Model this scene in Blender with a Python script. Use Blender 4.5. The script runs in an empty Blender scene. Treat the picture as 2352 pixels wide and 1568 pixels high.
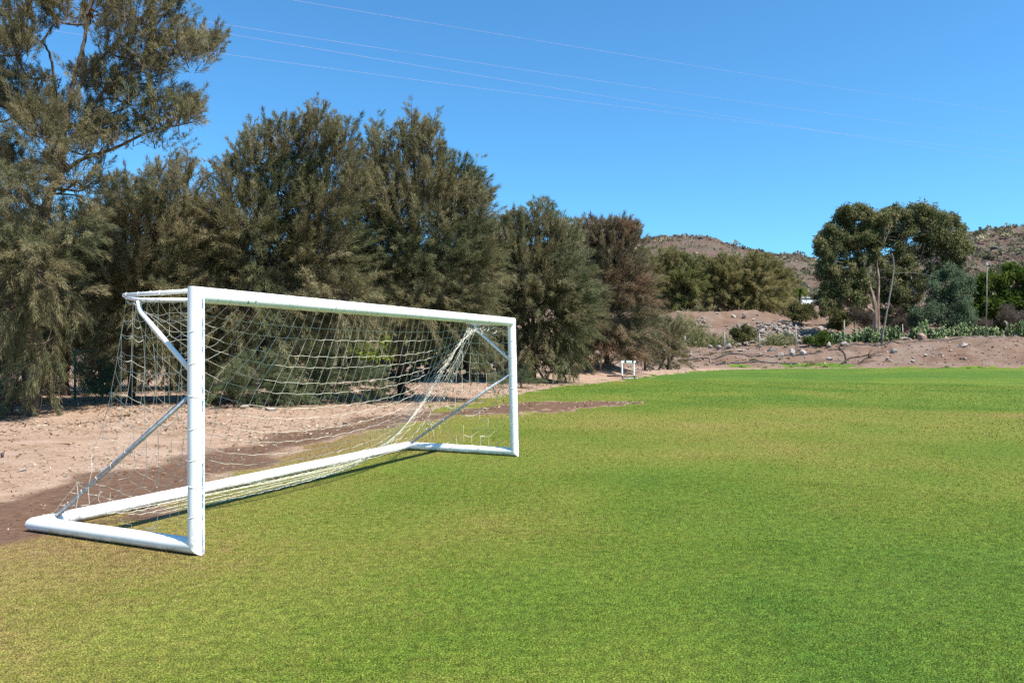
import bpy, math, random
import numpy as np
from mathutils import Vector, Matrix, Quaternion

# ------------------------------------------------------------------ frame
F = 1760.0          # focal length in pixels of a 2352 x 1568 picture
CX, HY = 1176.0, 806.0
EYE = 1.51
S = bpy.context.scene
COL = S.collection
RNG = np.random.default_rng(11)


def P(u, v, Y):
    return np.array([(u - CX) / F * Y, Y, EYE + (HY - v) / F * Y])


# ------------------------------------------------------------------ numpy noise
def _hash(ix, iy, seed):
    n = (ix.astype(np.int64) * 374761393 + iy.astype(np.int64) * 668265263 + seed * 1442695041) & 0x7fffffff
    n = ((n ^ (n >> 13)) * 1274126177) & 0x7fffffff
    n = n ^ (n >> 16)
    return (n & 0xffff) / 65535.0


def vnoise(x, y, seed=0):
    x = np.asarray(x, float); y = np.asarray(y, float)
    ix = np.floor(x); iy = np.floor(y)
    fx = x - ix; fy = y - iy
    fx = fx * fx * (3 - 2 * fx); fy = fy * fy * (3 - 2 * fy)
    a = _hash(ix, iy, seed); b = _hash(ix + 1, iy, seed)
    c = _hash(ix, iy + 1, seed); d = _hash(ix + 1, iy + 1, seed)
    return (a * (1 - fx) + b * fx) * (1 - fy) + (c * (1 - fx) + d * fx) * fy


def fbm(x, y, seed=0, oct=4):
    s = 0; a = .5; t = 0
    for o in range(oct):
        s = s + a * vnoise(x * 2 ** o + 17.3 * o, y * 2 ** o - 9.1 * o, seed + o); t += a; a *= .5
    return s / t


def sstep(a, b, x):
    t = np.clip((x - a) / (b - a), 0, 1)
    return t * t * (3 - 2 * t)


# ------------------------------------------------------------------ object helpers
def tag(o, label=None, cat=None, group=None, kind=None):
    if label: o['label'] = label
    if cat: o['category'] = cat
    if group: o['group'] = group
    if kind: o['kind'] = kind
    return o


def empty(name, loc, label=None, cat=None, group=None, rz=0.0):
    o = bpy.data.objects.new(name, None)
    o.empty_display_size = .2
    COL.objects.link(o)
    o.location = loc; o.rotation_euler = (0, 0, rz)
    return tag(o, label, cat, group)


def mesh_np(name, V, Fc, mat, parent=None, smooth=False, attrs=None, mats=None, midx=None, loc=None):
    """one mesh object from arrays; Fc: array (k,3|4) or list of such arrays"""
    if not isinstance(Fc, (list, tuple)): Fc = [Fc]
    Fc = [np.asarray(f, dtype=np.int32) for f in Fc if len(f)]
    V = np.asarray(V, dtype=np.float32)
    me = bpy.data.meshes.new(name)
    me.vertices.add(len(V)); me.vertices.foreach_set('co', V.ravel())
    nl = sum(f.size for f in Fc); npoly = sum(len(f) for f in Fc)
    me.loops.add(nl); me.polygons.add(npoly)
    me.loops.foreach_set('vertex_index', np.concatenate([f.ravel() for f in Fc]))
    tot = np.concatenate([np.full(len(f), f.shape[1], np.int32) for f in Fc])
    st = np.concatenate([[0], np.cumsum(tot)[:-1]]).astype(np.int32)
    me.polygons.foreach_set('loop_start', st)
    try: me.polygons.foreach_set('loop_total', tot)
    except Exception: pass
    me.polygons.foreach_set('use_smooth', np.full(npoly, smooth, dtype=bool))
    for m in (mats or [mat]): me.materials.append(m)
    if midx is not None: me.polygons.foreach_set('material_index', np.asarray(midx, np.int32))
    for k, arr in (attrs or {}).items():
        arr = np.asarray(arr, np.float32)
        if arr.ndim == 1:
            a = me.attributes.new(k, 'FLOAT', 'POINT'); a.data.foreach_set('value', arr)
        else:
            a = me.attributes.new(k, 'FLOAT_COLOR', 'POINT'); a.data.foreach_set('color', arr.ravel())
    me.update(); me.validate()
    o = bpy.data.objects.new(name, me)
    COL.objects.link(o)
    if parent: o.parent = parent
    if loc is not None: o.location = loc
    return o


class MB:
    """collects shapes, links them as one mesh"""
    def __init__(s): s.V = []; s.Q = []; s.T = []; s.n = 0; s.sm = True
    def add(s, V, Q=None, T=None):
        V = np.asarray(V, float).reshape(-1, 3)
        if Q is not None and len(Q): s.Q.append(np.asarray(Q) + s.n)
        if T is not None and len(T): s.T.append(np.asarray(T) + s.n)
        s.V.append(V); s.n += len(V)
    def tube(s, pts, r, sides=6, cap=True):
        pts = np.asarray(pts, float); n = len(pts)
        r = np.full(n, r, float) if np.isscalar(r) else np.asarray(r, float)
        t = np.gradient(pts, axis=0); t /= np.linalg.norm(t, axis=1)[:, None] + 1e-9
        up = np.array([0, 0, 1.]) if abs(t[0, 2]) < .9 else np.array([1., 0, 0])
        a = np.cross(t[0], up); a /= np.linalg.norm(a)
        ang = np.linspace(0, 2 * np.pi, sides, endpoint=False)
        V = np.zeros((n, sides, 3))
        for i in range(n):
            a = a - t[i] * a.dot(t[i]); a /= np.linalg.norm(a) + 1e-9
            b = np.cross(t[i], a)
            V[i] = pts[i] + r[i] * (np.cos(ang)[:, None] * a + np.sin(ang)[:, None] * b)
        i = np.arange(n - 1)[:, None] * sides; j = np.arange(sides)[None]; j2 = (j + 1) % sides
        Q = np.stack([i + j, i + j2, i + sides + j2, i + sides + j], -1).reshape(-1, 4)
        T = []
        if cap:
            for base, rev in ((0, True), ((n - 1) * sides, False)):
                for k in range(1, sides - 1):
                    T.append((base, base + k + 1, base + k) if rev else (base, base + k, base + k + 1))
        s.add(V, Q, T)
    def box(s, c, d, R=None, taper=1.0):
        c = np.asarray(c, float); d = np.asarray(d, float) / 2
        v = np.array([(x, y, z) for z in (-1, 1) for y in (-1, 1) for x in (-1, 1)], float)
        v[4:, :2] *= taper
        v = v * d
        if R is not None: v = v @ np.asarray(R).T
        s.add(v + c, [(0, 2, 3, 1), (4, 5, 7, 6), (0, 1, 5, 4), (2, 6, 7, 3), (0, 4, 6, 2), (1, 3, 7, 5)])
    def build(s, name, mat, parent=None, smooth=False, base=None, loc=None):
        V = np.concatenate(s.V)
        if base is not None: V = V - np.asarray(base)
        fs = []
        if s.Q: fs.append(np.concatenate(s.Q))
        if s.T: fs.append(np.concatenate(s.T))
        return mesh_np(name, V, fs, mat, parent, smooth, loc=loc)


# ------------------------------------------------------------------ materials
class NT:
    def __init__(s, name):
        s.m = bpy.data.materials.new(name); s.m.use_nodes = True
        s.t = s.m.node_tree; s.t.nodes.clear()
        s.out = s.t.nodes.new('ShaderNodeOutputMaterial')
    def n(s, typ, ins=None, **kw):
        nd = s.t.nodes.new(typ)
        for k, v in kw.items(): setattr(nd, k, v)
        for k, v in (ins or {}).items():
            if isinstance(v, bpy.types.NodeSocket): s.t.links.new(v, nd.inputs[k])
            else:
                if isinstance(v, tuple) and len(v) == 3 and nd.inputs[k].type == 'RGBA': v = v + (1,)
                nd.inputs[k].default_value = v
        return nd
    def attr(s, a, col=False):
        nd = s.n('ShaderNodeAttribute', attribute_name=a)
        return nd.outputs['Color' if col else 'Fac']
    def pos(s): return s.n('ShaderNodeNewGeometry').outputs['Position']
    def obj(s): return s.n('ShaderNodeTexCoord').outputs['Object']
    def noise(s, scale, detail=4, rough=.6, vec=None, dist=0.0):
        return s.n('ShaderNodeTexNoise', {'Vector': vec if vec is not None else s.pos(), 'Scale': scale, 'Detail': detail, 'Roughness': rough, 'Distortion': dist}).outputs['Fac']
    def scale(s, vec, f):
        return s.n('ShaderNodeVectorMath', {0: vec, 1: f}, operation='MULTIPLY').outputs[0]
    def ramp(s, fac, stops, interp='LINEAR'):
        nd = s.n('ShaderNodeValToRGB', {'Fac': fac}); cr = nd.color_ramp; cr.interpolation = interp
        while len(cr.elements) < len(stops): cr.elements.new(.5)
        for e, (p, c) in zip(cr.elements, stops):
            e.position = p; e.color = (c if isinstance(c, tuple) else (c, c, c)) + (1,)
        return nd.outputs['Color']
    def mix(s, f, a, b, mode='MIX'):
        nd = s.n('ShaderNodeMix', data_type='RGBA', blend_type=mode)
        for k, v in ((0, f), (6, a), (7, b)):
            if isinstance(v, bpy.types.NodeSocket): s.t.links.new(v, nd.inputs[k])
            else: nd.inputs[k].default_value = v if k == 0 else (tuple(v) + (1,))[:4]
        return nd.outputs[2]
    def math(s, op, a, b=0.0, c=0.0, clamp=False):
        return s.n('ShaderNodeMath', {0: a, 1: b, 2: c}, operation=op, use_clamp=clamp).outputs[0]
    def maprange(s, v, a, b, c=0.0, d=1.0):
        return s.n('ShaderNodeMapRange', {0: v, 1: a, 2: b, 3: c, 4: d}, interpolation_type='SMOOTHSTEP').outputs[0]
    def bump(s, h, strength=.5, dist=.02):
        return s.n('ShaderNodeBump', {'Height': h, 'Strength': strength, 'Distance': dist}).outputs[0]
    def pbr(s, col, rough=.8, metal=0.0, spec=.3, normal=None):
        ins = {'Base Color': col, 'Roughness': rough, 'Metallic': metal, 'Specular IOR Level': spec}
        if normal is not None: ins['Normal'] = normal
        b = s.n('ShaderNodeBsdfPrincipled', ins)
        s.t.links.new(b.outputs[0], s.out.inputs[0]); return s.m
    def leaf(s, col, trans=.3, rough=.6, spec=0.0):
        d = s.n('ShaderNodeBsdfDiffuse', {'Color': col})
        t = s.n('ShaderNodeBsdfTranslucent', {'Color': col})
        mx = s.n('ShaderNodeMixShader', {0: trans, 1: d.outputs[0], 2: t.outputs[0]})
        o = mx.outputs[0]
        if spec > 9:
            g = s.n('ShaderNodeBsdfGlossy', {'Color': (1, 1, 1, 1), 'Roughness': rough})
            o = s.n('ShaderNodeMixShader', {0: spec, 1: o, 2: g.outputs[0]}).outputs[0]
        s.t.links.new(o, s.out.inputs[0]); return s.m


def foliage_mat(name, stops, trans=.3, spec=0.0, alt=None, asc=.55, ar=(.47, .64)):
    n = NT(name)
    c = n.ramp(n.attr('rnd'), stops)
    if alt: c = n.mix(n.maprange(n.noise(asc, 3, .6), ar[0], ar[1], 0, .85), c, n.ramp(n.attr('rnd'), alt))
    return n.leaf(c, trans, .5, spec)


M = {}
# feathery trees: brown olive, grey olive, some green
M['needle'] = foliage_mat('feathery_needles', [(0, (0.074, 0.074, 0.034)), (.35, (0.178, 0.159, 0.083)), (.62, (0.255, 0.223, 0.122)), (.85, (0.344, 0.304, 0.179)), (1, (0.439, 0.379, 0.233))], .5, alt=[(0, (0.053, 0.074, 0.038)), (.4, (0.125, 0.152, 0.076)), (.75, (0.189, 0.209, 0.108)), (1, (0.296, 0.311, 0.173))])
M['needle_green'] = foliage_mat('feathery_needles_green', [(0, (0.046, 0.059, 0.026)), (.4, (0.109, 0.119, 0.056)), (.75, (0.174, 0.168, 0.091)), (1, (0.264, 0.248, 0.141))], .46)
M['needle_low'] = foliage_mat('feathery_needles_low', [(0, (0.062, 0.084, 0.041)), (.5, (0.132, 0.160, 0.080)), (1, (0.247, 0.260, 0.152))], .46)
M['needle_red'] = foliage_mat('feathery_needles_reddish', [(0, (0.090, 0.062, 0.036)), (.4, (0.202, 0.140, 0.084)), (.72, (0.291, 0.185, 0.123)), (1, (0.403, 0.235, 0.157))], .5, alt=[(0, (0.067, 0.065, 0.038)), (.4, (0.157, 0.140, 0.084)), (.75, (0.235, 0.207, 0.129)), (1, (0.336, 0.286, 0.190))], asc=.35, ar=(.40, .54))
M['needle_yellow'] = foliage_mat('feathery_needles_yellowgreen', [(0, (0.109, 0.105, 0.041)), (.4, (0.226, 0.210, 0.085)), (.75, (0.300, 0.266, 0.123)), (1, (0.396, 0.335, 0.185))], .46)
M['needle_bright'] = foliage_mat('feathery_needles_bright', [(0, (0.086, 0.109, 0.039)), (.5, (0.188, 0.198, 0.070)), (1, (0.316, 0.282, 0.140))], .46)
M['euc'] = foliage_mat('eucalyptus_leaves', [(0, (0.052, 0.071, 0.028)), (.45, (0.137, 0.152, 0.066)), (.75, (0.252, 0.235, 0.115)), (1, (0.443, 0.303, 0.192))], .46)
M['euc_blue'] = foliage_mat('blue_green_leaves', [(0, (0.055, 0.085, 0.049)), (.5, (0.116, 0.162, 0.095)), (1, (0.193, 0.239, 0.147))], .46, .03)
M['green_leaf'] = foliage_mat('green_leaves', [(0, (0.033, 0.059, 0.013)), (.5, (0.073, 0.114, 0.024)), (1, (0.158, 0.202, 0.041))], .46, .03)
M['dark_leaf'] = foliage_mat('dark_leaves', [(0, (0.019, 0.034, 0.016)), (.6, (0.046, 0.065, 0.030)), (1, (0.098, 0.117, 0.058))], .2, .02)
M['olive_leaf'] = foliage_mat('olive_leaves', [(0, (0.067, 0.075, 0.030)), (.5, (0.135, 0.135, 0.054)), (1, (0.224, 0.209, 0.098))], .46)
M['yellow_leaf'] = foliage_mat('yellow_green_leaves', [(0, (.10, .14, .02)), (.6, (.22, .27, .045)), (1, (.36, .34, .08))], .4)
M['orange_leaf'] = foliage_mat('orange_leaves', [(0, (.22, .10, .02)), (1, (.42, .24, .04))], .4)
M['reed'] = foliage_mat('reed_leaves', [(0, (0.080, 0.100, 0.035)), (.5, (0.170, 0.180, 0.075)), (1, (0.300, 0.280, 0.150))], .35)
M['scrub'] = foliage_mat('hillside_scrub', [(0, (.0846, .0846, .0504)), (.5, (.1854, .1782, .1098)), (1, (.3042, .2700, .1692))], .2)
M['dry_twigs'] = foliage_mat('dry_twigs', [(0, (.09, .07, .055)), (1, (.19, .155, .125))], .2)
M['red_petals'] = foliage_mat('red_petals', [(0, (.45, .06, .03)), (1, (.65, .16, .08))], .3)
M['cactus'] = foliage_mat('cactus_pads', [(0, (.0450, .0720, .0270)), (.5, (.1350, .1800, .0810)), (1, (.2520, .2970, .1440))], .05)

n = NT('bark'); nn = n.noise(6, 5, .7, n.scale(n.pos(), (3, 3, .6)))
M['bark'] = n.pbr(n.ramp(nn, [(.3, (.028, .022, .017)), (.7, (.10, .075, .056))]), .9, normal=n.bump(nn, .8, .03))
n = NT('bark_grey'); nn = n.noise(5, 5, .7, n.scale(n.pos(), (3, 3, .5)))
M['bark_grey'] = n.pbr(n.ramp(nn, [(.3, (.05, .038, .03)), (.7, (.17, .125, .095))]), .9, normal=n.bump(nn, .7, .03))
n = NT('bark_pale'); nn = n.noise(1.2, 5, .65, n.scale(n.pos(), (2, 2, .5)))
M['bark_pale'] = n.pbr(n.ramp(nn, [(.40, (.13, .08, .055)), (.52, (.24, .16, .115)), (.64, (.46, .40, .35))]), .8)

# white painted steel with scuffs
n = NT('white_paint'); o = n.obj()
big = n.noise(2.2, 5, .6, o); chip = n.noise(38, 3, .55, o); chip2 = n.noise(7, 2, .5, o)
ch = n.math('MULTIPLY', n.maprange(chip, .60, .64), n.maprange(chip2, .52, .58))
base = n.ramp(big, [(.35, (.74, .735, .715)), (.6, (.83, .83, .82))])
M['white_paint'] = n.pbr(n.mix(ch, base, (.20, .21, .22)), .38, spec=.45, normal=n.bump(big, .05, .01))
n = NT('muddy_base_paint'); o = n.obj(); big = n.noise(2.2, 5, .6, o)
zz = n.n('ShaderNodeSeparateXYZ', {0: o}).outputs[2]
mud = n.math('MULTIPLY', n.maprange(n.math('ADD', zz, n.math('MULTIPLY', n.math('ADD', n.noise(9, 4, .7, o), -.5), .10)), -.012, -.05), .75)
mud2 = n.math('MULTIPLY', n.maprange(n.noise(24, 4, .7, o), .60, .70), n.maprange(n.noise(3, 2, .5, o), .5, .62, 0, .8))
c = n.mix(mud2, n.mix(mud, n.ramp(big, [(.35, (.72, .71, .68)), (.6, (.83, .83, .82))]), (.30, .23, .16)), (.38, .34, .29))
M['base_paint'] = n.pbr(c, .42, spec=.4)
n = NT('scuffed_post_paint'); o = n.obj()
sep = n.n('ShaderNodeSeparateXYZ', {0: o}); X_, Y_, Z_ = sep.outputs
big = n.noise(2.2, 5, .6, o)
front = n.math('MULTIPLY', n.maprange(n.math('ABSOLUTE', n.math('ADD', X_, -.006)), .013, .007), n.maprange(Y_, -.02, -.04))
st = n.maprange(n.noise(26, 4, .7, n.scale(o, (1.6, 1, .45))), .45, .50)
zf = n.maprange(n.noise(1.7, 2, .5, n.scale(o, (0, 0, 1))), .25, .45)
strip = n.math('MULTIPLY', n.math('MULTIPLY', front, st), zf)
low = n.math('MULTIPLY', n.maprange(Z_, .26, .02), n.maprange(n.noise(17, 4, .7, o), .52, .6))
chip = n.math('MULTIPLY', n.maprange(n.noise(38, 3, .55, o), .64, .68), n.maprange(n.noise(7, 2, .5, o), .55, .6))
base = n.ramp(big, [(.35, (.74, .735, .715)), (.6, (.83, .83, .82))])
c = n.mix(strip, base, n.ramp(n.noise(60, 2, .5, o), [(.4, (.10, .16, .30)), (.6, (.28, .36, .50))]))
c = n.mix(n.math('MULTIPLY', low, .8), c, (.36, .34, .31))
c = n.mix(chip, c, (.2, .21, .22))
M['post_paint'] = n.pbr(c, .38, spec=.45)
n = NT('galvanised'); o = n.obj(); nn = n.noise(30, 3, .6, o)
M['galv'] = n.pbr(n.ramp(nn, [(.35, (.34, .35, .38)), (.65, (.50, .51, .54))]), .5, .35, .4)
n = NT('net_cord'); nn = n.noise(9, 3, .6)
M['cord'] = n.pbr(n.ramp(nn, [(.3, (.52, .48, .34)), (.6, (.72, .70, .60))]), .9, spec=.1)
n = NT('pole_metal'); nn = n.noise(3, 3, .6)
M['pole'] = n.pbr(n.ramp(nn, [(.3, (.13, .115, .10)), (.7, (.22, .195, .17))]), .7)
n = NT('fence_metal'); nn = n.noise(3, 3, .6)
M['fence_post'] = n.pbr(n.ramp(nn, [(.3, (.22, .20, .18)), (.7, (.34, .32, .29))]), .7)
n = NT('green_wire'); nn = n.noise(12, 3, .6)
M['green_wire'] = n.pbr(n.ramp(nn, [(.3, (.05, .13, .09)), (.7, (.14, .28, .20))]), .6)
n = NT('power_cable'); nn = n.noise(.05, 2, .5)
M['cable'] = n.pbr(n.ramp(nn, [(.3, (.34, .31, .38)), (.7, (.42, .38, .44))]), .5)
n = NT('concrete'); nn = n.noise(7, 6, .7)
M['concrete'] = n.pbr(n.ramp(nn, [(.3, (.16, .155, .15)), (.7, (.32, .31, .30))]), .9, normal=n.bump(nn, .5, .02))
n = NT('wood_grey'); nn = n.noise(9, 5, .7, n.scale(n.pos(), (1, 1, 5)))
M['wood'] = n.pbr(n.ramp(nn, [(.3, (.10, .085, .07)), (.7, (.26, .22, .19))]), .9)
n = NT('dark_plastic'); nn = n.noise(20, 3, .6)
M['dark'] = n.pbr(n.ramp(nn, [(.3, (.012, .013, .016)), (.7, (.035, .037, .042))]), .5)
n = NT('green_plate'); nn = n.noise(20, 3, .6)
M['green_plate'] = n.pbr(n.ramp(nn, [(.3, (.42, .62, .52)), (.7, (.55, .75, .65))]), .5)
n = NT('car_white'); nn = n.noise(2, 3, .5)
M['car_white'] = n.pbr(n.ramp(nn, [(.3, (.72, .72, .72)), (.7, (.82, .82, .81))]), .3, spec=.5)
n = NT('car_glass'); nn = n.noise(2, 2, .5)
M['car_glass'] = n.pbr(n.ramp(nn, [(.3, (.02, .025, .03)), (.7, (.05, .055, .06))]), .1, spec=.6)


def rock_mat(name, a, b, c):
    n = NT(name); p = n.pos(); nn = n.noise(2.6, 6, .7, p); n2 = n.noise(14, 4, .7, p)
    col = n.mix(n.maprange(n2, .4, .65, 0, .5), n.ramp(nn, [(.3, a), (.5, b), (.7, c)]), (.12, .09, .075))
    return n.pbr(col, .95, normal=n.bump(n.math('ADD', nn, n2), .6, .06))


M['rock_pale'] = rock_mat('pale_stone', (.24, .19, .155), (.36, .30, .25), (.48, .42, .365))
M['rock_grey'] = rock_mat('grey_stone', (.19, .17, .15), (.29, .265, .24), (.40, .375, .345))
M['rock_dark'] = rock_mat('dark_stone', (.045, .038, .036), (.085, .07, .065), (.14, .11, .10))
M['rock_red'] = rock_mat('reddish_stone', (.18, .11, .085), (.28, .18, .14), (.38, .27, .22))


# ------------------------------------------------------------------ terrain
GRASS_POLY = np.array([(-3.5, -40), (-3.62, 3), (-3.95, 5.8), (-3.9, 7.6), (-3.75, 9.4), (-3.35, 13), (-2.7, 17.3), (-.6, 24), (1.0, 29.9), (3.4, 36), (6.4, 41.5), (9.8, 50),
                       (13.9, 57.8), (18.2, 63.2), (24, 66.3), (33, 67.6), (48, 68), (110, 68.5), (110, -40)], float)
SOIL_LINE = np.array([(-4.3, 2), (-4.35, 5), (-4.45, 6.2), (-4.4, 7.6), (-4.15, 9.6), (-3.6, 13), (-2.75, 16.8), (-1.2, 18.6), (.6, 20.6), (1.7, 21.9), (3.0, 22.6)], float)


def poly_sd(x, y, poly, closed=True):
    """distance to polyline (positive inside when closed)"""
    d = np.full(x.shape, 1e9); ins = np.zeros(x.shape, bool)
    n = len(poly)
    for i in range(n if closed else n - 1):
        a = poly[i]; b = poly[(i + 1) % n]
        e = b - a; L2 = e.dot(e)
        t = np.clip(((x - a[0]) * e[0] + (y - a[1]) * e[1]) / L2, 0, 1)
        d = np.minimum(d, np.hypot(x - a[0] - t * e[0], y - a[1] - t * e[1]))
        if closed:
            c = ((a[1] > y) != (b[1] > y))
            with np.errstate(divide='ignore', invalid='ignore'):
                xi = (b[0] - a[0]) * (y - a[1]) / (b[1] - a[1] + 1e-12) + a[0]
            ins ^= c & (x < xi)
    return np.where(ins, d, -d) if closed else d


def grass_amount(x, y):
    d = poly_sd(x, y, GRASS_POLY)
    d = d + (fbm(x * .9, y * .9, 5, 3) - .5) * 1.0 * np.clip(y / 14, .7, 2.2) + (fbm(x * 3.1, y * 3.1, 6, 3) - .5) * 1.3 * np.clip(y / 14, .7, 2.2)
    g = sstep(-.25, .35, d)
    s = poly_sd(x, y, SOIL_LINE, False)
    w = .05 + .75 * fbm(x * .5 + 4, y * .5, 9, 3) * np.clip((28 - y) / 16, .5, 1)
    soil = .92 * sstep(w + 1.0, w - .45, s + (fbm(x * 1.7, y * 1.7, 13, 3) - .5) * 1.0 + (fbm(x * .5, y * .5, 14, 2) - .5) * .9)
    tg = poly_sd(x, y, np.array([(-2.6, 17.2), (-.6, 19.6), (1.2, 21.4), (3.1, 22.3)]), False) + (fbm(x * 1.1, y * 1.1, 17, 3) - .5) * 1.8 + (fbm(x * 3.3, y * 2.3, 18, 3) - .5) * 1.6
    tw = .30 + .6 * sstep(-2, 1.0, x) - .9 * sstep(2.0, 3.6, x)
    g = g * (1 - .54 * sstep(tw + .9, tw - .3, tg)); soil = np.maximum(soil, .9 * sstep(tw + .9, tw - .3, tg))
    # bare tongue of soil running into the lawn
    g2 = g * (1 - soil * sstep(.30, .62, fbm(x * .8, y * .5, 21, 3) + .18))
    # thin weedy grass on the dirt beside the tongue
    weeds = sstep(1.6, .4, poly_sd(x, y, np.array([(-2.4, 19.5), (-.6, 22.5), (1.2, 26.5)]), False)) * sstep(.4, .6, fbm(x * 1.2, y * .7, 31, 3))
    g2 = np.maximum(g2, weeds * .8)
    weeds = sstep(2.2, .6, poly_sd(x, y, np.array([(19.5, 67.5), (25, 69.0), (31, 68.6)]), False)) * .75 * sstep(.42, .62, fbm(x * .6, y * .5, 37, 3))
    g2 = np.maximum(g2, weeds)
    return g2, soil


def dryness(x, y):
    n1 = fbm(x * .16 + 3, y * .10, 41, 3); n2 = fbm(x * .55, y * .45, 51, 4); n3 = fbm(x * .045, y * .13 + 7, 61, 3)
    left = sstep(2.4, -4.2, x + (n1 - .5) * 4)
    d = .19 + .44 * left * sstep(26, 6, y) + (n2 - .5) * .6 + (n3 - .5) * .62 + .16 * sstep(4, 16, y) * sstep(45, 26, y) + .20 * sstep(14, 19, y) * sstep(34, 24, y) * sstep(.42, .62, n3)
    d = d - .20 * sstep(.5, 4, x) * sstep(9, 4.5, y)
    d = np.clip(d, 0, .80)
    d = d + .14 * sstep(2.0, .2, np.abs(poly_sd(x, y, GRASS_POLY))) * sstep(30, 10, y)
    # darker, greener mown band at the far side
    d = d - .03 * sstep(26, 34, y) * sstep(60, 45, y)
    return np.clip(d, 0, 1)


def mound(x, y, cx, cy, rx, ry, h):
    return h * np.exp(-(((x - cx) / rx) ** 2 + ((y - cy) / ry) ** 2))


def height(x, y):
    x = np.asarray(x, float); y = np.asarray(y, float)
    edge = poly_sd(x, y, GRASS_POLY)
    out = np.clip(-edge, 0, None)
    z = .05 * sstep(.2, 3, out) + (fbm(x * .4, y * .4, 71, 4) - .5) * .22 * sstep(.3, 4, out)
    yy = np.where(y > 40, y, 0)
    wob = (fbm(x * .09, y * .09, 81, 4) - .5)
    right = sstep(20, 54, x)
    bank = (1.75 + 1.2 * right) * sstep(66.5, 67.5 + 12.5, yy + wob * 3 * sstep(66, 70, yy))
    slope = sstep(12, 22, x) * (1 - sstep(33, 47, x))
    face = 5.3 * sstep(93, 111, yy + wob * 5) * slope + (1 - slope) * 5.8 * sstep(92, 142, yy)
    far = 1.6 * sstep(112, 145, yy)
    z = z + bank + face + far + wob * .7 * sstep(69, 76, yy)
    z = z + mound(x, y, 5.4, 48.5, 2.1, 2.6, .75) + mound(x, y, -2.5, 45, 5, 3, .3) + mound(x, y, 19, 72, 5, 3, .4)
    z = z + (fbm(x * .8, y * .8, 91, 5) - .5) * .75 * sstep(67.5, 72, yy)
    return z


def Z(x, y): return float(height(np.array([x]), np.array([y]))[0])


def G(u, Y):
    x = (u - CX) / F * Y
    return np.array([x, Y, Z(x, Y)])


def ground_material():
    n = NT('ground_surface'); p = n.pos()
    g = n.attr('grass'); soil = n.attr('soil'); dry = n.attr('dry'); bank = n.attr('bank')
    f1 = n.noise(34, 4, .75, p); f2 = n.noise(7, 4, .7, p); f3 = n.noise(1.3, 4, .65, p); f4 = n.noise(120, 2, .6, p)
    # turf
    dd = n.math('ADD', dry, n.math('MULTIPLY', n.math('ADD', f2, -.5), .55))
    turf = n.ramp(dd, [(0, (.0551, .1082, .0140)), (.3, (.0933, .1347, .0173)), (.55, (.1421, .1501, .0281)), (.78, (.1930, .1524, .0475)), (1, (.1749, .1126, .0518))])
    f5 = n.noise(92, 3, .7, p); f6 = n.noise(15, 3, .65, p)
    sp = n.math('MULTIPLY', n.maprange(f5, .32, .68, .30, 1.75), n.math('MULTIPLY', n.maprange(f4, .3, .7, .55, 1.45), n.maprange(f6, .3, .7, .72, 1.28)))
    turf = n.mix(1.0, turf, n.n('ShaderNodeCombineXYZ', {0: sp, 1: sp, 2: sp}).outputs[0], 'MULTIPLY')
    # bare ground
    dirt = n.ramp(n.math('ADD', f3, n.math('MULTIPLY', n.math('ADD', f2, -.5), .6)), [(.25, (.2024, .1267, .0773)), (.45, (.3036, .2064, .1450)), (.75, (.3680, .2674, .2031))])
    dirt = n.mix(n.maprange(f1, .52, .72, 0, .65), dirt, (.15, .085, .05))
    dirt = n.mix(n.maprange(f4, .58, .72, 0, .5), dirt, (.46, .36, .29))
    bk = n.ramp(n.math('ADD', n.noise(.35, 5, .65, p), n.math('MULTIPLY', n.math('ADD', f2, -.5), .5)), [(.25, (.0961, .0562, .0377)), (.45, (.1463, .0952, .0673)), (.6, (.1714, .1224, .0942)), (.8, (.2090, .1722, .1436))])
    bk = n.mix(n.maprange(f1, .5, .7, 0, .5), bk, (.12, .075, .055))
    dirt = n.mix(bank, dirt, bk)
    wet = n.ramp(f2, [(.3, (.085, .050, .032)), (.7, (.165, .098, .065))])
    sm = n.maprange(n.math('ADD', soil, n.math('MULTIPLY', n.math('ADD', f2, -.5), .8)), .3, .75)
    dirt = n.mix(sm, dirt, wet)
    gm = n.maprange(n.math('ADD', g, n.math('ADD', n.math('MULTIPLY', n.math('ADD', f1, -.5), .7), n.math('MULTIPLY', n.math('ADD', f2, -.5), .6))), .38, .62)
    col = n.mix(gm, dirt, turf)
    h = n.math('ADD', n.math('MULTIPLY', f1, .6), n.math('ADD', n.math('MULTIPLY', f2, 1.2), n.math('MULTIPLY', f4, .25)))
    return n.pbr(col, .95, spec=.1, normal=n.bump(h, .7, .04))


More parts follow.
